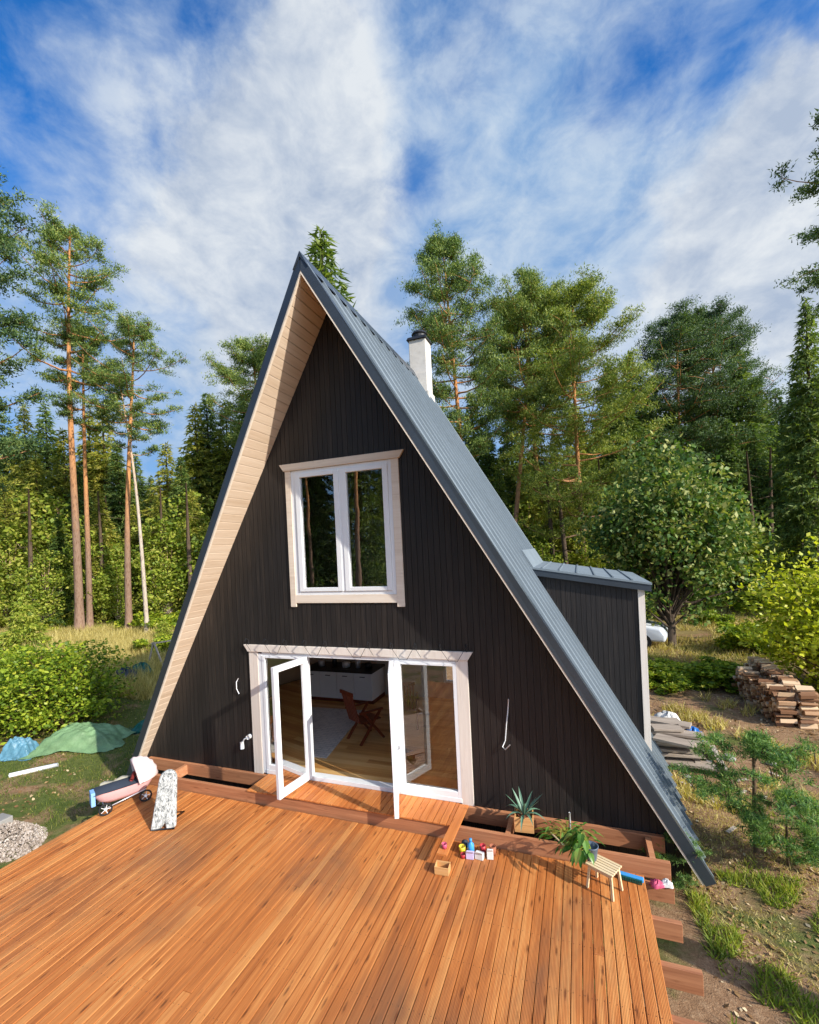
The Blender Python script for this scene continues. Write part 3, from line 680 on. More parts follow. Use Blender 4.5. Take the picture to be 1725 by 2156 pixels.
def broadleaf(name, H, blobs, nleaf, size, seed, ml, trunk_r=.12, nl=14, barkm='twig', stems=1, tilt=.9, base=.25, cat='tree', parts=('trunk', 'crown')):
    r = np.random.default_rng(seed); root = thing(name, (0, 0, 0), '', cat); tm = MB()
    tot = sum(b[3]*b[4]*b[5] for b in blobs); cs = []
    for b in blobs:
        k = max(3, int(nl*b[3]*b[4]*b[5]/tot*len(blobs)*.6))
        for _ in range(k):
            v = rdir(r, 1)[0]*(.40+.55*r.random()+.22*(r.random() < .15)); cs.append((np.array(b[:3])+v*np.array(b[3:6]), min(b[3:6])*.42*(.6+.6*r.random())))
    c = []; wsum = sum(q[1]**2 for q in cs)
    for e, rad in cs:
        m_ = int(nleaf*rad**2/wsum)+1; v = rdir(r, m_)*(r.random((m_, 1))**.45)*rad*(1.3, 1.3, .9); c.append(e+v)
        s0 = np.array([r.normal()*.04, r.normal()*.04, H*base*(.3+.7*r.random())]) if stems == 1 else np.array([r.normal()*.25, r.normal()*.25, 0.])
        mid = s0*.5+e*.5+r.normal(size=3)*.15*rad+(0, 0, .1*rad)
        tm.tube([s0, mid, e], [trunk_r*.38, trunk_r*.22, trunk_r*.07], 5, False)
    if stems == 1: tm.tube([(0, 0, -.1), (.03, 0, H*base), (0, .05, H*.6), (0, 0, H*.85)], [trunk_r*1.2, trunk_r*.85, trunk_r*.5, trunk_r*.15], 9)
    c = np.concatenate(c); c[:, 2] = np.maximum(c[:, 2], .03)
    tm.build(parts[0], barkm, root, True, smooth=True)
    soup(parts[1], ml, leaves(r, c, size, tilt), 4, root)
    return root

def place(proto, px, py_base, py_top, depth, label, group=None, H=None, z=None, rz=None, first=False, wscale=1., tilt=0.):
    """stand a tree at the point seen at px, at this distance, its height read off the top row"""
    b = at_depth(px, py_base, depth); zb = float(gz(b[0], b[1]))-.05
    top = at_depth(px, py_top, depth); s = (top[2]-zb)/H
    o = proto if first else copy_tree(proto)
    o.location = (b[0], b[1], zb); o.scale = (s*wscale, s*wscale, s); o.rotation_euler = (0, 0, rng.random()*6.28 if rz is None else rz)
    if tilt: o.rotation_euler = (Matrix.Rotation(tilt, 3, Vector(_F)) @ Matrix.Rotation(o.rotation_euler[2], 3, 'Z')).to_euler()
    o['label'] = label
    if group: o['group'] = group
    return o

# ------------------------------------------------------------------ prototypes, each used first where it stands
Hs = dict(pa=26, pb=24, pc=22, pd=24, sa=20, sb=18, sc=16, sd=20, ma=9)
PA = pine('tall_pine', 26, .62, 3.9, 1, 'pine', 34, .0, .75, .019, pad=.62)
place(PA, 165, 1320, 490, 27, 'tallest orange-barked pine left of the cabin, front stem of the close pair', H=26, first=True, rz=.3, tilt=.032)
PA2 = pine('tall_pine', 23, .68, 2.6, 2, 'pine', 24, .3, .7, .018, pad=.55)
place(PA2, 181, 1312, 690, 27.6, 'thinner pine trunk standing right against the tallest left pine', H=23, first=True, rz=2., tilt=.02)
PB = pine('tall_pine', 24, .64, 4.3, 3, 'pine', 26, .2, .75, .02, pad=.6, top=.9)
place(PB, 268, 1312, 680, 26.5, 'flat-topped pine with bright orange upper trunk between the tall pine and the pale thin tree', H=24, first=True, rz=1.2, tilt=.045)
PC = pine('thin_pale_tree', 20, .70, 2.5, 4, 'pine', 18, -1.2, .6, .015, 'birchbark', pad=.5)
place(PC, 316, 1322, 790, 25.5, 'slim pale-barked leaning trunk, nearest to the cabin of the left trees', H=20, first=True, rz=0.)
PD = pine('tall_pine', 22, .30, 2.9, 5, 'pinedark', 64, 0, .95, .022, pad=.6, top=1.2)
place(PD, -78, 1420, 205, 20, 'big dark dense pine cut off by the left edge of the view', H=22, first=True)
# right-hand pines
PE = pine('tall_pine', 24, .42, 4.0, 6, 'pine', 64, .0, 1.05, .020, pad=.74, top=1.15)
place(PE, 992, 1230, 512, 25, 'tall pine just right of the chimney with a narrow rising crown', H=24, first=True, rz=.5, tilt=-.03, wscale=.84)
PF = pine('tall_pine', 22, .58, 4.0, 7, 'pine', 50, -.4, 1.05, .020, pad=.76, top=.5)
place(PF, 1068, 1210, 612, 26, 'second pine right of the chimney with red-orange bare trunk', H=22, first=True, rz=2.5, tilt=.09, wscale=.88)
PG = pine('tall_pine', 22, .22, 4.9, 8, 'pinewarm', 88, 0, 1., .018, pad=.76, top=.7)
place(PG, 1232, 1225, 612, 25, 'broad olive-yellow pine in the middle of the right-hand group', H=22, first=True, rz=0.)
o = place(PF, 1150, 1205, 625, 29, 'pine showing through behind the olive pine and the red-trunked pine', H=22)
PI = pine('tall_pine', 22, .35, 4.4, 9, 'pinedark', 70, 0, 1., .018, pad=.8, top=.7)
place(PI, 1445, 1190, 672, 31, 'dark pine with two-toned trunk above the maple, left of its pair', H=22, first=True)
place(PI, 1520, 1185, 662, 32, 'dark pine above the maple, right of its pair', H=22)
PN = pine('tall_pine', 22, .60, 3.3, 19, 'pinedark', 30, 0, .8, .018, pad=.55, top=.6)
place(PN, 1848, 1240, 215, 16, 'near dark pine whose boughs reach in from the right edge of the view', H=22, rz=1.0, first=True)
place(PF, 560, 1235, 740, 34, 'pine top showing left of the cabin roof half-way up', H=22)

SA = spruce('spruce', 20, 4.0, 11, 'spruce', .04, .38)
place(SA, 712, 1250, 482, 27, 'spruce with a narrow top showing behind the roof apex', H=20, first=True, wscale=1.55)
SB = spruce('spruce', 18, 3.7, 12, 'spruceolive', .06, .42)
place(SB, 70, 1270, 850, 33, 'olive spruce behind the left pines, at the left edge', H=18, first=True)
SD = spruce('spruce', 20, 3.5, 13, 'spruce', .03, .25, 1.1, .36)
place(SD, 1720, 1180, 625, 22, 'dark tall spruce against the sky at the right edge', H=20, first=True, rz=1.)
wl = 'spruces of the dense wood left of the cabin'; wr = 'spruces of the dense wood right of the cabin'
KD = {'a': (SA, 20), 'b': (SB, 18), 'd': (SD, 20)}
rows = [(-60, 800, 36, 'b'), (0, 870, 35, 'a'), (40, 900, 38, 'd'), (115, 850, 38, 'a'), (150, 900, 33, 'b'), (205, 865, 37, 'b'), (235, 860, 36, 'b'), (262, 930, 34, 'd'), (330, 1000, 38, 'd'), (365, 930, 34, 'b'), (395, 960, 32, 'a'),
        (430, 850, 36, 'b'), (455, 826, 37, 'a'), (495, 840, 36, 'b'), (535, 820, 38, 'd'), (300, 950, 42, 'a'), (90, 960, 31, 'b'), (180, 980, 31, 'a'), (20, 1000, 30, 'b'), (345, 1040, 30, 'b'), (220, 1030, 30, 'b'), (415, 1030, 30, 'b'), (600, 800, 40, 'a'), (290, 1060, 33, 'b'), (130, 1080, 29, 'd')]
ORD = 'first second third fourth fifth sixth seventh eighth ninth tenth eleventh twelfth thirteenth fourteenth fifteenth sixteenth'.split()
rows.sort(); kc_ = {}
for i, (px, top, dp, k) in enumerate(rows):
    kc_[k] = kc_.get(k, 0)+1; nth = ORD[kc_[k]-1]+' from the left'
    place(KD[k][0], px, 1270, top, dp, {'a': 'dark green spruce', 'b': 'olive green spruce', 'd': 'narrow dark spruce'}[k]+', '+nth+' in the wood left of the cabin', wl, H=KD[k][1], wscale=1.35)
rows = [(940, 860, 36, 'a'), (1010, 830, 34, 'a'), (1040, 900, 31, 'd'), (1090, 850, 33, 'a'), (1140, 880, 30, 'b'), (1180, 900, 29, 'b'), (1225, 850, 31, 'b'), (1255, 930, 28, 'd'), (1300, 760, 33, 'd'), (1345, 740, 32, 'd'), (1335, 820, 30, 'a'),
        (1385, 800, 34, 'a'), (1425, 840, 31, 'a'), (1480, 780, 34, 'd'), (1530, 800, 33, 'a'), (1575, 735, 31, 'a'), (1610, 790, 32, 'd'), (1650, 815, 33, 'a'), (1690, 810, 32, 'a'), (1750, 780, 30, 'd'), (1600, 900, 29, 'a'), (1660, 930, 28, 'd'), (1370, 900, 29, 'a'), (1120, 980, 27.5, 'b'), (1200, 1020, 26.5, 'b'), (1060, 990, 28, 'a'), (1700, 900, 27, 'a'), (1780, 830, 26, 'a'), (1545, 880, 29, 'a'), (1240, 1060, 26, 'b'), (1160, 1075, 26, 'b')]
ORD = 'first second third fourth fifth sixth seventh eighth ninth tenth eleventh twelfth thirteenth fourteenth fifteenth sixteenth'.split()
rows.sort(); kc_ = {}
for i, (px, top, dp, k) in enumerate(rows):
    kc_[k] = kc_.get(k, 0)+1; nth = ORD[kc_[k]-1]+' from the left'
    place(KD[k][0], px, 1190, top, dp, {'a': 'dark green spruce', 'b': 'olive green spruce', 'd': 'narrow dark spruce'}[k]+', '+nth+' in the wood right of the cabin', wr, H=KD[k][1], wscale=1.35)
# second rank closing the gaps low down
k = 0
for px in list(range(-200, 620, 46))+list(range(900, 2000, 44)):
    k += 1
    left = px < 700; kk = 'adb'[k % 3]
    place(KD[kk][0], px+rng.normal()*10, 1230, (1010 if left else 960)+rng.normal()*30, 44+rng.random()*8, 'spruce deep in the wood %s the cabin, one of its far rank' % ('left of' if left else 'right of'), 'far rank of spruces %s the cabin' % ('left of' if left else 'right of'), H=KD[kk][1], wscale=1.7)
# bare trunks inside the wood
tk = MB().tube([(0, 0, 0), (.05, 0, 5), (0, 0, 9)], [.16, .12, .04], 7)
for i in range(9): a = i*2.1; tk.tube([(0, 0, 2+i*.7), (.9*math.cos(a), .9*math.sin(a), 1.8+i*.7)], [.02, .006], 3, False)
bt0 = tk.build('bare_trunk', 'sprucebark', smooth=True)
spots = sorted([(60, 28), (215, 29), (240, 31), (345, 29), (400, 28), (120, 30), (1165, 25), (1200, 24), (1285, 26), (1625, 26), (1655, 28), (1600, 27), (1690, 25), (1715, 26)])
bk_ = {}
for i, (px, dp) in enumerate(spots):
    o = bt0 if i == 0 else bt0.copy()
    if i: C.objects.link(o)
    b = at_depth(px, 1200, dp); o.location = (b[0], b[1], float(gz(b[0], b[1]))-.1); o.rotation_euler = (rng.normal()*.03, rng.normal()*.03, i)
    sd_ = 'left' if px < 700 else 'right'; bk_[sd_] = bk_.get(sd_, 0)+1
    tag(o, 'thin bare stem, %s from the left at the wood edge %s of the cabin' % (ORD[bk_[sd_]-1], sd_), 'tree', 'thin bare stems at the wood edge')

# maple, bushes, saplings
MA = broadleaf('maple_tree', 9, [(0, 0, 5.2, 3.0, 3.0, 2.9), (-1.7, .3, 2.6, 1.9, 2, 1.8), (1.8, -.2, 2.8, 2.0, 2, 1.9), (.2, 0, 7.1, 1.5, 1.5, 1.4)], 22000, .19, 21, 'maple', .16, 40, 'sprucebark')
place(MA, 1415, 1340, 930, 18.5, 'round leafy maple on a short dark trunk behind the cabin dormer', H=8.6, first=True, rz=.4, wscale=.88)
BU = broadleaf('leafy_bush', 2.6, [(0, 0, 1.2, 1.7, 1.6, 1.15), (-.9, .3, .8, 1.1, 1.1, .8), (.9, -.2, .8, 1.1, 1.1, .8), (.1, 0, 1.9, 1.0, 1., .6)], 17000, .085, 22, 'bushleaf', .09, 70, stems=3, cat='bush', parts=('stems', 'foliage'))
g0 = ground_at(30, 1560)
BU.location = (-10.7, 1.9, g0[2]-.05); BU.scale = (1.15, 1.15, .92); BU['label'] = 'large bright green round bush at the left edge behind the green tarpaulin'
b2 = copy_tree(BU); b2.location = (-13.5, .9, -.5); b2.scale = (1.2, 1.2, .9); b2.rotation_euler.z = 2; b2['label'] = 'bright green bush cut off by the left edge, behind the large round bush'
YB_ = broadleaf('yellow_bush', 3.4, [(0, 0, 1.7, 1.7, 1.7, 1.5), (-.8, .2, 1.0, 1.2, 1.2, 1.), (.8, 0, 2.3, 1.2, 1.2, 1.), (-.2, .2, 2.7, .8, .8, .7)], 14000, .10, 23, 'yellowleaf', .09, 70, stems=3, cat='bush', parts=('stems', 'foliage'))
YB_.location = (10.6, 8.9, -.5); YB_.scale = (1.32, 1.32, 1.22); YB_['label'] = 'tall bright yellow-green shrub behind the firewood stack at the right edge'
# low plants and small spruces
SS = spruce('young_spruce', 3, 1.25, 31, 'weed', .02, .10, 2.2, .2, .8)
for i, (px, py, dp, H_, lb_) in enumerate(((50, 1318, 22, 2.6, 'small bright green spruce left of the tall pine pair'), (345, 1330, 23, 1.3, 'knee-high green sapling beside the pale thin trunk'), (1350, 1250, 24, 1.8, 'young bright spruce behind the cabin dormer'), (1100, 1180, 25, 3.2, 'young bright spruce over the dormer roof, left of the maple'))):
    o = SS if i == 0 else copy_tree(SS); b = at_depth(px, py, dp); o.location = (b[0], b[1], float(gz(b[0], b[1]))); s = H_/3; o.scale = (s*1.2, s*1.2, s); o.rotation_euler.z = i; o['label'] = lb_
SH = broadleaf('low_shrub', 1.2, [(0, 0, .5, .9, .8, .5), (.5, .2, .4, .6, .6, .4)], 3600, .10, 24, 'bushleaf', .04, 24, stems=3, cat='shrub', parts=('stems', 'foliage'))
lst = sorted([(20, 1335, 20), (230, 1315, 28), (290, 1320, 27), (335, 1345, 21), (120, 1310, 28), (355, 1290, 26), (395, 1250, 28), (10, 1300, 24), (1400, 1420, 13.5), (1440, 1400, 14.2),  (1380, 1395, 14.5), (1540, 1425, 13.5), (1585, 1345, 17), (1640, 1340, 18), (1500, 1300, 22), (1570, 1280, 24), (1380, 1290, 24), (1620, 1240, 25), (1680, 1200, 27), (1470, 1262, 26)])
sk_ = {}
for i, (px, py, dp) in enumerate(lst):
    o = SH if i == 0 else copy_tree(SH); b = at_depth(px, py, dp); s = .7+.7*rng.random(); o.location = (b[0], b[1], float(gz(b[0], b[1]))-.05); o.scale = (s*1.2, s*1.2, s*(.6 if 1370 < px < 1550 and py > 1380 else .9)); o.rotation_euler.z = rng.random()*6
    sd_ = 'left' if px < 700 else 'right'; sk_[sd_] = sk_.get(sd_, 0)+1; o['label'] = 'low leafy shrub in the rough grass %s of the cabin, %s from the left' % (sd_, ORD[sk_[sd_]-1]); o['group'] = 'low shrubs %s of the cabin' % ('left' if px < 700 else 'right')
# pine saplings at right
PS = pine('pine_sapling', 2.1, .12, .95, 41, 'saplingleaf', 20, 0, .55, .018, 'twig', pad=.20, nL=.10, nW=.008, mul=95, topr=.07)
def sapling(first, x, y, s, lb_):
    o = PS if first else copy_tree(PS); o.location = (x, y, float(gz(x, y))-.03); o.scale = (s*1.15, s*1.15, s); o.rotation_euler.z = x; o['label'] = lb_
p = ground_at(1560, 1800); sapling(True, p[0]+.22, p[1]+.1, .70, 'young pine sapling with sparse boughs beside the right roof foot')
p = ground_at(1660, 1820); sapling(False, p[0], p[1], .40, 'smallest pine seedling on the bare soil near the right edge')
p = ground_at(1430, 1880); sapling(False, p[0], p[1]+.2, .3, 'tiny green seedling under the foot of the roof')

# bright young broadleaved trees along the wood edge
YBi = broadleaf('young_birch', 7, [(0, 0, 4.0, 1.5, 1.5, 2.6), (-.5, .2, 2.0, 1.4, 1.3, 1.2), (.6, 0, 2.6, 1.3, 1.3, 1.3), (0, 0, 6.0, .8, .8, 1.0)], 9000, .16, 27, 'weed', .09, 40, 'birchbark')
yl = sorted([(20, 1110, 29), (95, 1150, 28), (130, 1020, 31), (225, 1090, 30), (250, 1170, 29), (355, 1110, 29), (385, 1020, 31), (420, 1070, 30), (60, 1010, 32), (1105, 1030, 27), (1150, 1120, 25), (1235, 1110, 25), (1300, 1000, 28), (1600, 1090, 26), (1560, 1120, 27)]); yk = {}
for i, (px, top, dp) in enumerate(yl):
    sd_ = 'left' if px < 700 else 'right'; yk[sd_] = yk.get(sd_, 0)+1
    place(YBi, px, 1290 if px < 700 else 1200, top, dp, 'bright young leafy tree, %s from the left along the wood edge %s of the cabin' % (ORD[yk[sd_]-1], sd_), 'young leafy trees at the wood edge', H=7, first=(i == 0), wscale=1.15)

# trees behind the photographer, seen in the window panes
bl = [(-6, -24), (-10, -20), (-3.5, -30), (-13, -27), (-16, -33), (-20, -24), (-8, -36), (-1, -38), (-24, -38), (-28, -30), (3, -42), (-5, -45), (-14, -44), (-20, -48), (8, -46), (-33, -42), (-34, -22), (-12, -31), (-17, -26), (-15.5, -23), (-9, -28), (-22, -30), (-19, -36), (-11, -36), (-25, -26), (-7.5, -31), (-13.5, -39), (-24, -34), (-29, -35)]
for i, (x, y) in enumerate(bl):
    pr, Hh = ((PA, 26), (PF, 22), (PC, 20), (SA, 20), (PA, 26))[i % 5]; s = (17+5*rng.random())/Hh
    o = copy_tree(pr); o.location = (x, y, float(gz(x, y))); o.scale = (s, s, s); o.rotation_euler = (0, 0, i*1.3)
    o['label'] = 'tree of the opposite wood, mirrored in the cabin windows'; o['group'] = 'trees of the opposite wood'

# ------------------------------------------------------------------ grass and weeds
def blades(name, ml, xy, hgt, wd, lab, splay=.35):
    n = len(xy); z = gz(xy[:, 0], xy[:, 1]); b = np.stack([xy[:, 0], xy[:, 1], z-.01], 1); h = hgt*(.4+.9*rng.random((n, 1)))
    d = rng.normal(size=(n, 3))*splay; d[:, 2] = 1; d /= np.linalg.norm(d, axis=1, keepdims=True); a = np.cross(d, rng.normal(size=(n, 3))); a /= np.linalg.norm(a, axis=1, keepdims=True)
    ww = wd*(.6+.8*rng.random((n, 1)))
    o = soup(name, ml, np.stack([b-a*ww, b+a*ww, b+d*h], 1), 3, None, 'stuff'); tag(o, lab, 'grass'); return o
def scatter(n, x0, x1, y0, y1, thr=-9, f=1., seed=0):
    x = x0+(x1-x0)*rng.random(n); y = y0+(y1-y0)*rng.random(n)
    v = np.sin(x*.9*f+seed)*np.cos(y*1.1*f+seed*2)+.7*np.sin(x*2.3*f+y*1.7*f)+.4*np.sin(x*5.1*f-y*4.3*f)
    k = v > thr
    k &= ~((x > -4.9) & (x < 4.75) & (y > -8) & (y < 5.2)); return np.stack([x[k], y[k]], 1)
blades('meadow_grass', 'drygrass', np.concatenate([scatter(120000, -36, -12, 3.5, 24, -1.2, .5, 1), scatter(50000, -20, -9, 4, 14, -.2, .6, 2)]), .60, .018, 'tall dry yellow grass in the clearing left of the cabin')
blades('lawn_grass', 'grass', np.concatenate([scatter(50000, -12, -3.8, -5, 8, -.4, 1.2, 3), scatter(14000, -18, -9, -2, 12, .1, 1, 4)]), .075, .006, 'short green grass on the lawn left of the terrace')
blades('weedy_grass', 'weed', np.concatenate([scatter(16000, 4.5, 9, -5, 3, .75, 1.5, 5), scatter(12000, 4.5, 6.2, -2.2, .4, .2, 2, 7), scatter(16000, 5, 14, 10, 15, .2, .8, 6)]), .14, .008, 'patchy green weeds on the bare soil right of the cabin', .7)
blades('stubble_grass', 'drygrass', scatter(60000, 4.5, 10, -6, 3, -.3, 1.3, 15), .07, .005, 'short dry stubble on the ground right of the terrace', .8)
blades('rough_grass', 'drygrass', np.concatenate([scatter(90000, 4.5, 26, 12, 32, -1., .5, 8), scatter(26000, 4.6, 9, 2, 8, .7, 1.6, 9)[::2]]), .26, .012, 'dry brownish grass on the ground right of the cabin', .5)
def litter(name, ml, xy, size, lab):
    z = gz(xy[:, 0], xy[:, 1])+.012; o = soup(name, ml, leaves(rng, np.stack([xy[:, 0], xy[:, 1], z], 1), size, 2.5), 4, None, 'stuff'); tag(o, lab, 'leaf litter')
M['litterleaf'] = leafmat('fallen_leaves', [(.10, .05, .02), (.24, .13, .05), (.42, .27, .12), (.60, .48, .30)], .1, 2.)
litter('leaf_litter', 'litterleaf', np.concatenate([scatter(12000, 4.5, 10, -5, 12, -.6, 1.1, 11), scatter(5000, -12, -3.8, -5, 8, -.2, 1, 12)]), .05, 'fallen leaves and wood chips scattered over the soil')

# ------------------------------------------------------------------ things on and around the terrace
DZ = -.198
def pmat(name, c, rough=.5, var=.08, **k):
    M[name] = paint(name, c, var, rough, **k)
pmat('tarpgreen', (.15, .255, .12), .5, .45); pmat('tarpblue', (.09, .22, .30), .45, .45); pmat('tarpdark', (.01, .10, .075), .25, .4); pmat('bagdark', (.02, .035, .07), .2, .5)
pmat('pinkcloth', (.74, .60, .58), .9); pmat('pinkbody', (.66, .38, .37), .6); pmat('darkcloth', (.035, .045, .065), .8); pmat('cream', (.75, .72, .62), .8); pmat('bluecloth', (.22, .42, .72), .8)
pmat('rubber', (.015, .015, .016), .8); pmat('redlining', (.28, .03, .025), .8); pmat('slate', (.09, .12, .16), .45); pmat('terracotta', (.35, .12, .06), .8)
pmat('yellow', (.75, .60, .04), .4); pmat('brightblue', (.05, .30, .65), .4); pmat('lilac', (.60, .52, .75), .4); pmat('crimson', (.45, .03, .04), .4); pmat('offwhite', (.75, .74, .70), .5); pmat('magenta', (.55, .08, .16), .5)
pmat('stone', (.26, .25, .23), .9, .25); pmat('bluebag', (.02, .16, .50), .35, .25)
M['straw'] = wood('stool_pine', (.55, .40, .20), (.74, .58, .34), (.84, .70, .48), 'x', 1., .5, spread=.2)
M['crate'] = wood('crate_wood', (.42, .20, .07), (.60, .32, .12), (.72, .45, .2), 'x', 1., .6, spread=.2)
M['greytimber'] = wood('weathered_timber', (.25, .20, .16), (.42, .35, .28), (.58, .50, .42), 'x', 1., .8, spread=.6)
M['firewood'] = wood('split_firewood', (.20, .095, .045), (.44, .25, .13), (.68, .48, .30), 'x', 1., .8, spread=.9)
_n = M['firewood'].node_tree; _r = [q for q in _n.nodes if q.type == 'NEW_GEOMETRY'][0]; _o = _n.nodes.new('ShaderNodeObjectInfo')
for _l in list(_n.links):
    if _l.from_node == _r: _n.links.new(_o.outputs['Random'], _l.to_socket)
M['greytimber2'] = M['greytimber']

# stool with its plants
st = thing('slatted_stool', (3.76, -.98, DZ), 'small pale pine slatted stool on the terrace', 'stool', None, R(-28))
for sx in (-1, 1):
    for sy in (-1, 1): MB().bar((sx*.15, sy*.115, 0), (sx*.125, sy*.09, .27), .026, .026).build('leg', 'straw', st, True, .003)
sl_ = MB()
for k in range(6): sl_.box(-.16, .16, -.125+k*.043, -.092+k*.043, .27, .288)
sl_.build('seat', 'straw', st, True, .003)
MB().box(-.13, .13, -.105, -.085, .235, .2695).box(-.13, .13, .085, .105, .235, .2695).build('rail', 'straw', st, True)
pz = DZ+.29
pt = thing('potted_plant', (3.63, -.93, pz), 'broad-leaved houseplant in a blue-grey pot standing on the slatted stool', 'plant')
MB().lathe((0, 0, 0), [(.055, 0), (.062, .02), (.082, .15), (.087, .155), (.087, .165), (.075, .165), (.070, .12), (0, .12)], 20).build('pot', 'slate', pt, True, smooth=True)
def bladeleaf(mb, p0, d, L, wd, droop, n=7, fold=.25):
    d = np.array(d, float); d /= np.linalg.norm(d); sd = np.cross(d, (0, 0, 1.)); sd /= np.linalg.norm(sd)+1e-6; vs = []; fs = []
    for i in range(n+1):
        t = i/n; c = np.array(p0)+d*L*t+np.array([0, 0, -droop*L*t*t]); w_ = wd*math.sin(math.pi*(.06+.94*t)**.8) if i < n else 0.0005
        vs += [c-sd*w_+(0, 0, fold*w_), c, c+sd*w_+(0, 0, fold*w_)]
    for i in range(n): fs += [(3*i, 3*i+1, 3*i+4, 3*i+3), (3*i+1, 3*i+2, 3*i+5, 3*i+4)]
    mb.add(vs, fs)
rr = np.random.default_rng(5)
lm = MB(); sm = MB()
for k in range(46):
    a = rr.normal()*.9+math.pi*1.02; h = .08+rr.random()*.24; r_ = .03+rr.random()*.15
    p1 = np.array([math.cos(a)*r_-.07, math.sin(a)*r_*.9, h+.02]); sm.tube([(0, 0, .12), p1*.6+(0, 0, .07), p1], [.004, .003, .002], 4, False)
    bladeleaf(lm, p1, (math.cos(a), math.sin(a), .1-rr.random()*1.0), .09+.07*rr.random(), .030+.016*rr.random(), .4+.5*rr.random())
sm.build('stems', 'weed', pt, True); lm.build('leaves', 'potplant', pt, True)
# aloe in a wooden box
al = thing('aloe_plant', (2.79, -.34, -.02), 'spiky grey-green aloe in a wooden box planter set across the joists', 'plant', None, R(6))
bx_ = MB(); h_ = .20
for k in range(2):
    z0, z1 = k*.1, k*.1+.097
    bx_.box(-.125, .125, -.125, -.107, z0, z1).box(-.125, .125, .107, .125, z0, z1).box(-.125, -.107, -.1065, .1065, z0, z1).box(.107, .125, -.1065, .1065, z0, z1)
bx_.box(-.106, .106, -.106, .106, .0, .015); bx_.build('box_planter', 'crate', al, True, .002)
MB().lathe((0, 0, .016), [(.06, 0), (.085, .16), (.09, .165), (.078, .165), (.07, .14), (0, .14)], 18).build('pot', 'terracotta', al, True, smooth=True)
am = MB()
for k in range(17):
    a = k*2.4; up = 1.9-k*.085; L = .34+.10*rr.random()
    bladeleaf(am, (.015*math.cos(a), .015*math.sin(a), .17), (math.cos(a), math.sin(a), up), L, .020, .15 if k < 9 else .7, 8, .5)
am.build('leaves', 'aloe', al, True)
# plant lying between the joists
lp = thing('trailing_plant', (3.35, -.40, -.12), 'straggly green plant with a white stake lying between the joists', 'plant')
MB().lathe((0, 0, -.12), [(.06, 0), (.085, .15), (.078, .15), (.07, .12), (0, .12)], 16).build('pot', 'terracotta', lp, True, smooth=True)
lm = MB(); sm = MB()
for k in range(95):
    a = rr.random()*6.28; r_ = rr.random()**.6*.30; p1 = np.array([math.cos(a)*r_*1.15, math.sin(a)*r_*.55, .05+rr.random()*.20]); sm.tube([(0, 0, 0), p1*.5+(0, 0, .08), p1], [.004, .003, .002], 4, False)
    bladeleaf(lm, p1, (math.cos(a)+rr.normal()*.5, math.sin(a)+rr.normal()*.5, .2), .10+.09*rr.random(), .017, .7, 5)
sm.build('stems', 'weed', lp, True); lm.build('leaves', 'potplant', lp, True)
MB().tube([(.03, .18, -.10), (.03, .16, .34)], .011, 8).build('stake', 'white', lp, True, smooth=True)
MB().tube([(-.26, .05, .13), (.0, -.24, .10)], .010, 6).build('cane', 'straw', lp, True)
# paint pots and little things on the deck edge
def cup(name, x, y, r, h, m_, lab, cat='cup', taper=.85, z=DZ):
    o = MB().lathe((x, y, z), [(r*taper, 0), (r, h), (r*.9, h), (r*.8, h*.2), (0, h*.18)], 14).build(name, m_, smooth=True); tag(o, lab, cat); return o
def jar(x, y, r, h, m_, cap, lab):
    t = thing('paint_bottle', (x, y, DZ), lab, 'bottle')
    MB().lathe((0, 0, 0), [(r*.9, 0), (r, .01), (r, h*.62), (r*.45, h*.74), (r*.40, h*.8)], 14).build('body', m_, t, True, smooth=True)
    MB().lathe((0, 0, h*.8), [(r*.46, 0), (r*.42, h*.2), (0, h*.2)], 12).build('cap', cap, t, True, smooth=True)
cup('cup', 2.03, -.83, .045, .09, 'yellow', 'yellow cup, leftmost of the colourful things by the step')
jar(2.14, -.80, .045, .19, 'brightblue', 'brightblue', 'blue cone-topped bottle behind the lilac carton')
def carton(x, y, sx, sy, h, m_, lab, rz=0., cat='carton'):
    t = thing('carton', (x, y, DZ), lab, cat, None, rz)
    MB().box(-sx, sx, -sy, sy, 0, h).build('box', m_, t, True, .004)
    MB().prism([(-sx, -sy, h+.001), (-sx*.9, -sy*1.5, h+.035), (sx*.9, -sy*1.5, h+.038), (sx, -sy, h+.004)], [(-sx, -sy+.004, h+.001), (-sx*.9, -sy*1.5+.004, h+.035), (sx*.9, -sy*1.5+.004, h+.038), (sx, -sy+.004, h+.004)]).build('flap', m_, t, True)
carton(2.15, -.90, .05, .035, .075, 'lilac', 'lilac carton in the middle of the colourful things by the step', .1)
carton(2.27, -.87, .055, .04, .07, 'offwhite', 'white carton right of the lilac one by the step', -.1)
carton(2.40, -.83, .04, .035, .10, 'offwhite', 'tall white carton, rightmost of the colourful things by the step', .15)
cup('cup', 2.29, -.75, .04, .10, 'crimson', 'dark red cup behind the white carton')
cup('cup', 2.42, -.74, .045, .11, 'terracotta', 'brown-red cup behind the tall white carton')
cup('cup', 2.06, -.92, .035, .05, 'crimson', 'small red cup in front of the yellow cup')
bb = MB().lathe((2.04, -.72, DZ), [(.01, 0), (.04, .015), (.052, .05), (.04, .088), (0, .1)], 14).build('ball', 'darkcloth', smooth=True); tag(bb, 'small dark ball behind the yellow cup', 'ball')
cr = thing('wooden_crate', (1.88, -1.25, DZ), 'small open wooden crate at the end of the loose step board', 'crate', None, R(4))
q = MB(); q.box(-.09, .09, -.065, -.055, 0, .095).box(-.09, .09, .055, .065, 0, .095).box(-.09, -.08, -.0545, .0545, 0, .095).box(.08, .09, -.0545, .0545, 0, .095); q.build('sides', 'crate', cr, True, .002)
MB().box(-.0795, .0795, -.0545, .0545, .0, .01).build('bottom', 'crate', cr, True)
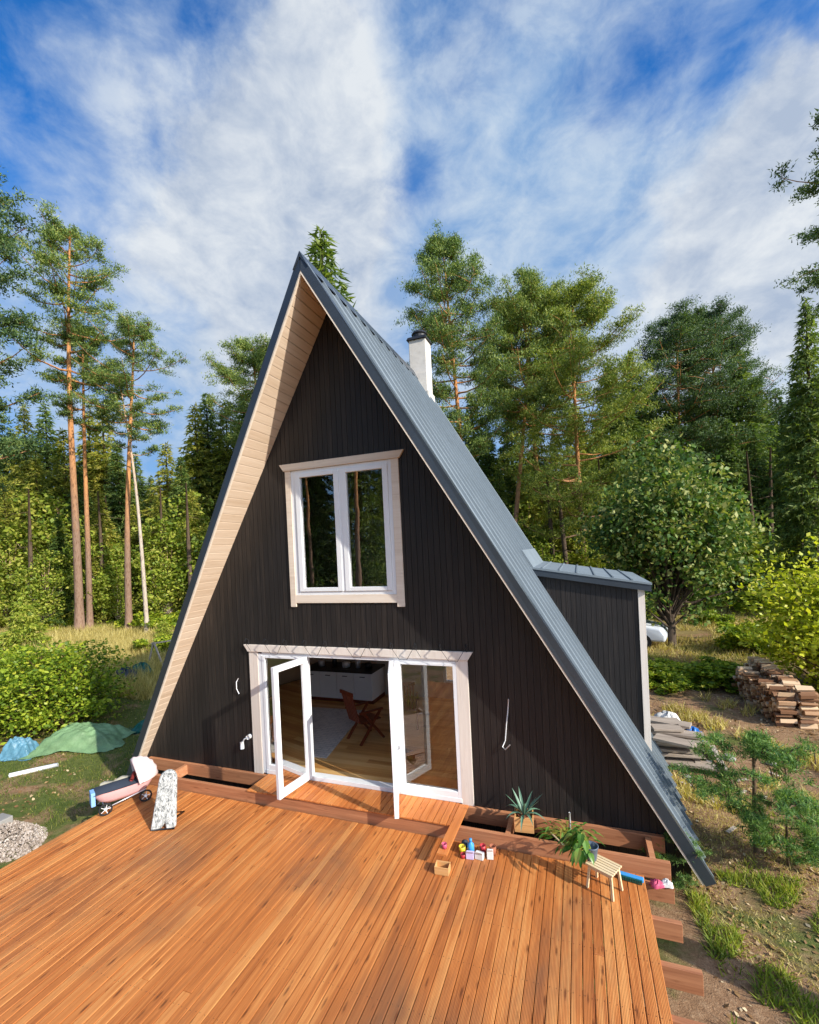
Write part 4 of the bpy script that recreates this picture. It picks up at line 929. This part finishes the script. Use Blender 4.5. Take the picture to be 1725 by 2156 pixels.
cup('cup', 1.87, -1.10, .035, .06, 'magenta', 'small red pot behind the open wooden crate', z=.005, cat='pot')
# things at the right end of the deck by the front joist
t = thing('hand_broom', (4.0, -.72, DZ), 'blue brush with a white handle lying along the front joist', 'brush', None, R(-10))
MB().tube([(-.34, .03, .02), (-.08, .0, .03)], .012, 8).build('handle', 'white', t, True, smooth=True)
MB().box(-.08, .20, -.03, .03, .008, .055).build('head', 'brightblue', t, True, .012)
br_ = MB()
for k in range(14): br_.box(-.075+k*.019, -.062+k*.019, -.058, -.031, .006, .045)
br_.build('bristles', 'tarpdark', t, True)
def clothheap(name, x, y, r, m_, lab, z=DZ, cat='cloth', h=.07, seed=1):
    r2 = np.random.default_rng(seed); vs = []; fs = []; n, m2 = 22, 8
    for i in range(m2):
        for j in range(n):
            a = 6.283*j/n; rad = r*math.sin(i/(m2-1)*1.57)*(1+.22*math.sin(a*3+seed)+.12*math.sin(a*7+i)); zz_ = h*math.cos(i/(m2-1)*1.57)**.8*(1+.3*math.sin(a*5+i*1.7+seed))
            vs.append((x+rad*math.cos(a)*1.3, y+rad*math.sin(a)*.8, z+max(.002, zz_)))
    for i in range(m2-1):
        for j in range(n): fs.append((i*n+j, i*n+(j+1) % n, (i+1)*n+(j+1) % n, (i+1)*n+j))
    o = MB().add(vs, fs).build(name, m_, smooth=True); tag(o, lab, cat); return o
clothheap('work_glove', 4.33, -.73, .055, 'magenta', 'crumpled red glove on the joist end by the roof foot', z=-.226, cat='glove')
clothheap('rag', 4.44, -.69, .05, 'offwhite', 'crumpled whitish rag beside the red glove', z=-.226, cat='rag', seed=3)
lo = MB().box(3.75, 4.05, -.50, -.40, -.16, -.12).build('timber_offcut', 'greytimber', bevel=.003); tag(lo, 'grey timber offcut lying between the two front joists', 'timber')

# speckled rounded seat pad leaning upright
sp = thing('speckled_lounge_pad', (-2.42, -1.58, DZ), 'upright rounded pad covered in speckled grey and white fabric', 'seat pad', None, R(24))
def speck():
    m, N = mat('speckled_fabric'); co = obj_co(N); v = N.noise(N.mapping(co, (30, 30, 12)), 1.3, 5, .75, 1.)
    return finish(m, N, N.ramp(v, [(.40, (.10, .11, .11)), (.50, (.42, .43, .41)), (.62, (.68, .67, .63))]), .95, v, .6, .006)
M['speck'] = speck()
def slab(mb, wb, wt, H_, th, lean, notch=0.):
    outl = [(-wb, 0.)]
    if notch: outl += [(-.03, 0.015), (.02, notch), (.05, 0.0)]
    outl += [(wb, .02)]
    for k in range(13): a = math.pi*k/12; outl.append((wt*math.cos(a), H_-wt+wt*math.sin(a)))
    f = [(x_, -th/2+lean*z_, z_) for x_, z_ in outl]; b = [(x_, th/2+lean*z_, z_) for x_, z_ in outl]
    mb.prism(f, b)
q = MB(); slab(q, .185, .135, .78, .07, .34, .09); q.build('cushion', 'speck', sp, True, .028, seg=3)
fr_ = MB(); fr_.tube([(-.13, .10, .10), (-.13, .42, .02), (.13, .42, .02), (.13, .10, .10)], .012, 8).tube([(0, .34, .62), (0, .44, .01)], .012, 8).tube([(-.17, -.02, .012), (.17, -.02, .012)], .014, 8)
fr_.build('metal_stand', 'black', sp, True, smooth=True)

# pram
pr = thing('pram', (-3.72, -1.22, DZ), 'pink doll pram with dark cover and pale hood at the left corner of the terrace', 'pram', None, R(62))
pr.scale = (1.02, 1.02, 1.0)
# local x = forward (towards foot end is -x)
bs = []; ns = 20
q = MB(); rings = []
for i, (zz_, sc_) in enumerate(((.14, .62), (.20, .85), (.30, 1.0), (.34, 1.04))):
    ring = []
    for j in range(ns):
        a = 6.283*j/ns; cx_ = math.copysign(abs(math.cos(a))**.6, math.cos(a)); cy_ = math.copysign(abs(math.sin(a))**.6, math.sin(a)); ring.append((.42*sc_*cx_, .17*sc_*cy_, zz_))
    rings.append(ring)
vs = sum(rings, []); fs = [(i*ns+j, i*ns+(j+1) % ns, (i+1)*ns+(j+1) % ns, (i+1)*ns+j) for i in range(3) for j in range(ns)]+[tuple(range(ns-1, -1, -1))]
q.add(vs, fs); q.build('body', 'pinkbody', pr, True, smooth=True)
q = MB(); vs = []; fs = []
for i in range(9):
    for j in range(9): u, v = i/8, j/8; vs.append((-.43+.62*u, (-.175+.35*v), .35+.05*math.sin(v*3.14)*math.sin(u*2.6+.3)))
fs = [(i*9+j, (i+1)*9+j, (i+1)*9+j+1, i*9+j+1) for i in range(8) for j in range(8)]
q.add(vs, fs); q.build('cover', 'darkcloth', pr, True, smooth=True)
q = MB(); vs = []; fs = []
for i in range(10):
    for j in range(4): u, v = i/9, j/3; vs.append((-.30+.55*u, .10+.10*v, .40+.05*math.sin(u*14)*.4+.02*(1-v)-.10*v*v))
fs = [(i*4+j, (i+1)*4+j, (i+1)*4+j+1, i*4+j+1) for i in range(9) for j in range(3)]
q.add(vs, fs); q.build('blanket', 'cream', pr, True, smooth=True)
q = MB(); vs = []; fs = []
for i in range(12):   # folding hood
    ph = -.25+i/11*1.75
    for j in range(15):
        th = math.pi*j/14; r_ = .31*(1+.05*(i % 2)); vs.append((.20+r_*math.sin(ph)*math.sin(th)*.95, .23*math.cos(th)*(1+.04*(i % 2)), .34+r_*math.cos(ph)*math.sin(th)*1.15))
fs = [(i*15+j, (i+1)*15+j, (i+1)*15+j+1, i*15+j+1) for i in range(11) for j in range(14)]
q.add(vs, fs); hd = q.build('hood', 'pinkcloth', pr, True, smooth=True); sm_ = hd.modifiers.new('thick', 'SOLIDIFY'); sm_.thickness = .012
MB().box(-.46, -.40, -.16, .02, .18, .40).build('blue_pouch', 'bluecloth', pr, True, .01)
q = MB(); q.tube([(.10, -.12, .40), (.16, -.02, .47), (.20, .08, .41)], .03, 8); q.build('lining', 'redlining', pr, True, smooth=True)
for sx in (-1, 1):
    for sy in (-1, 1):
        wq = MB()
        for k in range(24): pass
        ring = [(sx*.28+.085*math.cos(a), sy*.19, .095+.085*math.sin(a)) for a in np.linspace(0, 6.283, 17)]
        wh = MB().tube(ring, .014, 6, False).build('wheel', 'rubber', pr, True, smooth=True)
        sp_ = MB()
        for k in range(5): a = k*1.2566; sp_.tube([(sx*.28, sy*.19, .095), (sx*.28+.08*math.cos(a), sy*.19, .095+.08*math.sin(a))], .005, 5)
        sp_.tube([(sx*.28, sy*.17, .095), (sx*.28, sy*.205, .095)], .02, 10); sp_.build('rim', 'white', wh, True)
MB().tube([(-.28, -.17, .10), (.30, -.17, .20)], .010, 6).tube([(-.28, .17, .10), (.30, .17, .20)], .010, 6).tube([(.28, -.17, .10), (.28, .17, .10)], .010, 6).tube([(-.28, -.17, .10), (-.28, .17, .10)], .010, 6).build('chassis', 'steel', pr, True, smooth=True)

# ------------------------------------------------------------------ the yard, left side
def tarp(name, cx_, cy_, lx, ly, h, rz, m_, lab, seed, flat=.6, cat='tarpaulin'):
    r2 = np.random.default_rng(seed); n = 44; vs = []; fs = []
    ca, sa = math.cos(rz), math.sin(rz); ph = r2.random(8)*6
    for i in range(n):
        for j in range(n):
            u, v = -1+2*i/(n-1), -1+2*j/(n-1); e = max(abs(u), abs(v))
            top = 1/(1+math.exp((e-flat)*11)); rip = .05*math.sin(u*9+ph[0]+v*3)*math.sin(v*7+ph[1])+.035*math.sin((u+v)*15+ph[2])+.03*math.sin((u-v)*21+ph[3])
            z = h*top*(1+.12*math.sin(u*3+ph[4]))+rip*h*(.4+top)+.02*r2.random()*h; k = 1+.10*math.sin(u*5+ph[5])*math.sin(v*6+ph[6])*(e > .8)
            x_, y_ = u*lx*k, v*ly*k; X_, Y_ = cx_+x_*ca-y_*sa, cy_+x_*sa+y_*ca
            vs.append((X_, Y_, float(gz(X_, Y_))+max(.012, z)))
    fs = [(i*n+j, (i+1)*n+j, (i+1)*n+j+1, i*n+j+1) for i in range(n-1) for j in range(n-1)]
    o = MB().add(vs, fs).build(name, m_); tag(o, lab, cat); return o
tarp('green_tarpaulin', -8.2, 1.1, 1.0, .66, .36, .55, 'tarpgreen', 'light green tarpaulin over a low pile, below the left bush', 1, .78)
tarp('blue_tarpaulin', -9.0, .18, .42, .35, .40, .5, 'tarpblue', 'blue-green plastic sheet at the left end of the light green tarpaulin', 2, .6)
tarp('dark_green_tarpaulin', -7.45, 2.3, .62, .40, .22, .6, 'tarpdark', 'dark green crumpled sheet between the light green tarpaulin and the cabin', 3, .5)
pa_, pb_ = ground_at(20, 1638), ground_at(122, 1615)
pp = MB().tube([pa_+(0, 0, .05), pb_+(0, 0, .05)], .045, 12).build('white_pipe', 'white', smooth=True); tag(pp, 'white pipe lying on the grass in front of the light green tarpaulin', 'pipe')
b_ = ground_at(262, 1440)
clothheap('dark_sack', b_[0], b_[1], .42, 'bagdark', 'shiny black-blue sack lying left of the cabin, left of its pair', z=b_[2], cat='sack', h=.5, seed=5)
b_ = ground_at(300, 1428)
clothheap('dark_sack', b_[0], b_[1], .40, 'tarpdark', 'dark green sack lying left of the cabin, right of its pair', z=b_[2], cat='sack', h=.48, seed=8)
for i in range(9):
    b_ = ground_at(205+i*5, 1418+i*4.5); a = .25+rng.normal()*.12
    tag(MB().bar((b_[0]-1.0*math.cos(a), b_[1]-1.0*math.sin(a), b_[2]+.04+.03*(i % 3)), (b_[0]+1.0*math.cos(a), b_[1]+1.0*math.sin(a), b_[2]+.06+.03*(i % 3)), .10, .04).build('old_board', 'firewood'), 'old brown board in the loose heap left of the black-blue sack', 'board', 'old boards heaped left of the cabin')
b_ = ground_at(326, 1412)
sw = thing('trestle', (b_[0], b_[1], b_[2]), 'pale two-legged trestle standing at the edge of the clearing left of the cabin', 'trestle')
MB().bar((-.42, 0, 0), (0, 0, 1.15), .05).build('leg', 'greytimber', sw, True); MB().bar((.42, .1, 0), (.03, 0, 1.15), .05).build('leg', 'greytimber', sw, True); MB().bar((-.06, -.05, 1.1), (.10, 1.0, 1.05), .05).build('cross_beam', 'greytimber', sw, True)
# gravel heap and block at the lower left
gv = ground_at(40, 1772); n = 2600; a = rng.random(n)*6.283; rr_ = rng.random(n)**.5
gx, gy = gv[0]-.25+rr_*np.cos(a)*.75, gv[1]-.1+rr_*np.sin(a)*.5; gzv = gz(gx, gy)+.16*(1-rr_**2)*rng.random(n)
vs = []; cpt = np.stack([gx, gy, gzv], 1); ic = np.array([(1, 0, 0), (-1, 0, 0), (0, 1, 0), (0, -1, 0), (0, 0, 1), (0, 0, -1)], float); fc = [(0, 2, 4), (2, 1, 4), (1, 3, 4), (3, 0, 4), (2, 0, 5), (1, 2, 5), (3, 1, 5), (0, 3, 5)]
S = rng.random((n, 6, 1))*.02+.012; Vt = cpt[:, None, :]+ic[None]*S+rng.normal(size=(n, 6, 3))*.004; T = np.concatenate([Vt[:, f, :] for f in fc])
M['gravel'] = leafmat('gravel_stones', [(.18, .14, .11), (.32, .26, .21), (.46, .39, .33), (.58, .53, .48)], 0., 2., .9)
# (stones are one countless heap)
gme = MB(); o = soup('gravel_heap', 'gravel', T, 3, None, 'stuff'); tag(o, 'pale gravel heap on the grass beside the left edge of the terrace', 'gravel')
bl_ = ground_at(4, 1740); tag(MB().box(bl_[0]-.16, bl_[0]+.14, bl_[1]-.1, bl_[1]+.1, bl_[2]-.02, bl_[2]+.16).build('concrete_block', 'stone', bevel=.015), 'grey concrete block behind the gravel heap at the left edge', 'block')

# ------------------------------------------------------------------ the yard, right side
def stack_logs(name, x0, y0, x1, y1, hgt, depth, label, grp, seed):
    """split logs stacked in a row from (x0,y0) to (x1,y1), each log lying across the row; every log is its own thing"""
    r2 = np.random.default_rng(seed); d = np.array([x1-x0, y1-y0]); Lr = np.linalg.norm(d); d /= Lr; nrm_ = np.array([d[1], -d[0]])
    protos = []
    for k in range(4):
        kk = r2.integers(3, 6); rad = .052+.016*r2.random(); a = np.sort(r2.random(kk)*.8+np.arange(kk))*6.283/kk
        pr_ = [(rad*math.cos(t)*(.8+.4*r2.random()), rad*math.sin(t)*(.8+.4*r2.random())) for t in a]
        protos.append(MB().prism([(-depth/2, p_[0], p_[1]) for p_ in pr_], [(depth/2, p_[0], p_[1]) for p_ in pr_]).build(name, 'firewood', bevel=.004, seg=1))
    used = [False]*4; rows_ = int(hgt/.10); cols = int(Lr/.115)
    for i in range(rows_):
        for j in range(cols):
            if i == rows_-1 and r2.random() < .35: continue
            k = r2.integers(4); o = protos[k] if not used[k] else protos[k].copy()
            if used[k]: C.objects.link(o)
            used[k] = True; s_ = (j+.5*(i % 2)+r2.normal()*.05)*.115; off = r2.normal()*.035
            x_, y_ = x0+d[0]*s_+nrm_[0]*off, y0+d[1]*s_+nrm_[1]*off
            o.location = (x_, y_, float(gz(x_, y_))+.05+i*.10); o.rotation_euler = (r2.integers(0, 6)*1.05, r2.normal()*.03, math.atan2(nrm_[1], nrm_[0])+r2.normal()*.05)
            tag(o, label, 'log', grp)
    for k in range(4):
        if not used[k]: bpy.data.objects.remove(protos[k])
stack_logs('firewood_log', 7.75, 8.35, 8.0, 5.95, .82, .34, 'split log in the front firewood row near the right edge', 'logs of the front firewood row', 3)
stack_logs('firewood_log', 8.16, 8.8, 8.42, 6.05, .90, .34, 'split log in the rear firewood row near the right edge', 'logs of the rear firewood row', 4)
# timber pile beside the dormer
k = 0
for i in range(7):
    for j in range(3):
        k += 1; z = -.60+.055+i*.075; x0 = 4.86+.03*rng.random()+(.0 if i < 5 else .05); L_ = .75+.45*rng.random()-(i*.05); y_ = 3.55+j*.48+rng.normal()*.06
        tag(MB().bar((x0, y_, z), (x0+L_, y_+rng.normal()*.12, z), .30, .05).build('timber_plank', 'greytimber', bevel=.004), 'weathered plank in the %s layer of the pile right of the cabin dormer' % ('bottom', 'second lowest', 'third lowest', 'middle', 'third highest', 'second highest', 'top')[i], 'plank', 'planks piled right of the dormer')
for i in range(4):
    x_, y_ = 5.25+.22*i+rng.normal()*.05, 4.0+rng.normal()*.5
    tag(MB().bar((x_, y_-.5, -.56+.02*i), (x_+.25+rng.normal()*.2, y_+.6, -.50), .10, .03).build('loose_lath', 'greytimber'), 'loose lath fallen beside the plank pile right of the dormer', 'lath', 'loose laths beside the plank pile')
clothheap('blue_bag', 5.72, 4.35, .14, 'bluebag', 'bright blue plastic bag on the plank pile right of the cabin', z=-.42, cat='bag', h=.22, seed=9)
clothheap('clear_plastic', 5.35, 4.9, .22, 'offwhite', 'crumpled pale plastic sheet on the plank pile', z=-.42, cat='plastic sheet', h=.3, seed=12)
for i, (px, py, s_) in enumerate(((1495, 1610, .10), (1420, 1600, .08), (1535, 1600, .13), (1448, 1640, .09), (1625, 1610, .10))):
    p_ = ground_at(px, py); tag(MB().lathe((p_[0], p_[1], p_[2]-.02), [(s_*.8, 0), (s_, s_*.4), (s_*.6, s_*.9), (0, s_)], 7).build('fieldstone', 'stone'), 'grey stone on the soil near the plank pile', 'stone', 'stones near the plank pile')
for i in range(7):
    px, py = 1410+rng.random()*240, 1600+rng.random()*160; p_ = ground_at(px, py); a = rng.random()*3
    tag(MB().bar((p_[0], p_[1], p_[2]+.02), (p_[0]+.22*math.cos(a), p_[1]+.22*math.sin(a), p_[2]+.025), .05, .015).build('wood_offcut', 'greytimber'), 'pale wood offcut on the bare soil right of the cabin', 'offcut', 'wood offcuts on the soil')
# car, mostly hidden behind the cabin
ca_ = at_depth(1340, 1350, 19.0); cz = float(gz(ca_[0], ca_[1]))
car = thing('parked_car', (ca_[0]-.95, ca_[1]+.4, cz), 'silver-white car mostly hidden behind the cabin dormer', 'car', None, R(-14))
pmat('carpaint', (.62, .66, .72), .25); pmat('cardark', (.02, .022, .025), .2)
pf = [(-2.1, .35), (-2.15, .62), (-1.9, .88), (-1.2, .95), (-.65, 1.36), (.7, 1.40), (1.35, .98), (2.0, .86), (2.18, .6), (2.15, .33)]
q = MB(); q.prism([(x_, -.82, z_) for x_, z_ in pf], [(x_, .82, z_) for x_, z_ in pf]); q.build('body', 'carpaint', car, True, .10, True, 3)
wq = [(-1.08, .97), (-.6, 1.30), (.66, 1.33), (1.18, 1.0)]
for s_ in (-1, 1): MB().prism([(x_, s_*.825, z_) for x_, z_ in wq], [(x_, s_*.815, z_) for x_, z_ in wq]).build('side_window', 'cardark', car, True)
MB().prism([(1.30, -.66, 1.03), (1.30, .66, 1.03), (.78, .60, 1.37), (.78, -.60, 1.37)], [(1.34, -.66, 1.05), (1.34, .66, 1.05), (.82, .60, 1.39), (.82, -.60, 1.39)]).build('windscreen', 'cardark', car, True)
for x_ in (-1.35, 1.35):
    for s_ in (-1, 1):
        wh = MB().tube([(x_, s_*.68, .32), (x_, s_*.84, .32)], .32, 20).build('wheel', 'rubber', car, True); MB().tube([(x_, s_*.842, .32), (x_, s_*.85, .32)], .19, 14).build('rim', 'steel', wh, True)
# unseen stump added outside the right edge to cast a shadow over the yard
sx_, sy_ = 7.7, -2.15
stp_ = MB().tube([(sx_, sy_, -.8), (sx_+.02, sy_, .4), (sx_+.05, sy_+.02, 1.35)], [.24, .19, .17], 12); tag(stp_.build('shadow_casting_stump', 'pinebark', smooth=False), 'unseen tall stump added beyond the right edge of the view to cast a shadow', 'stump')
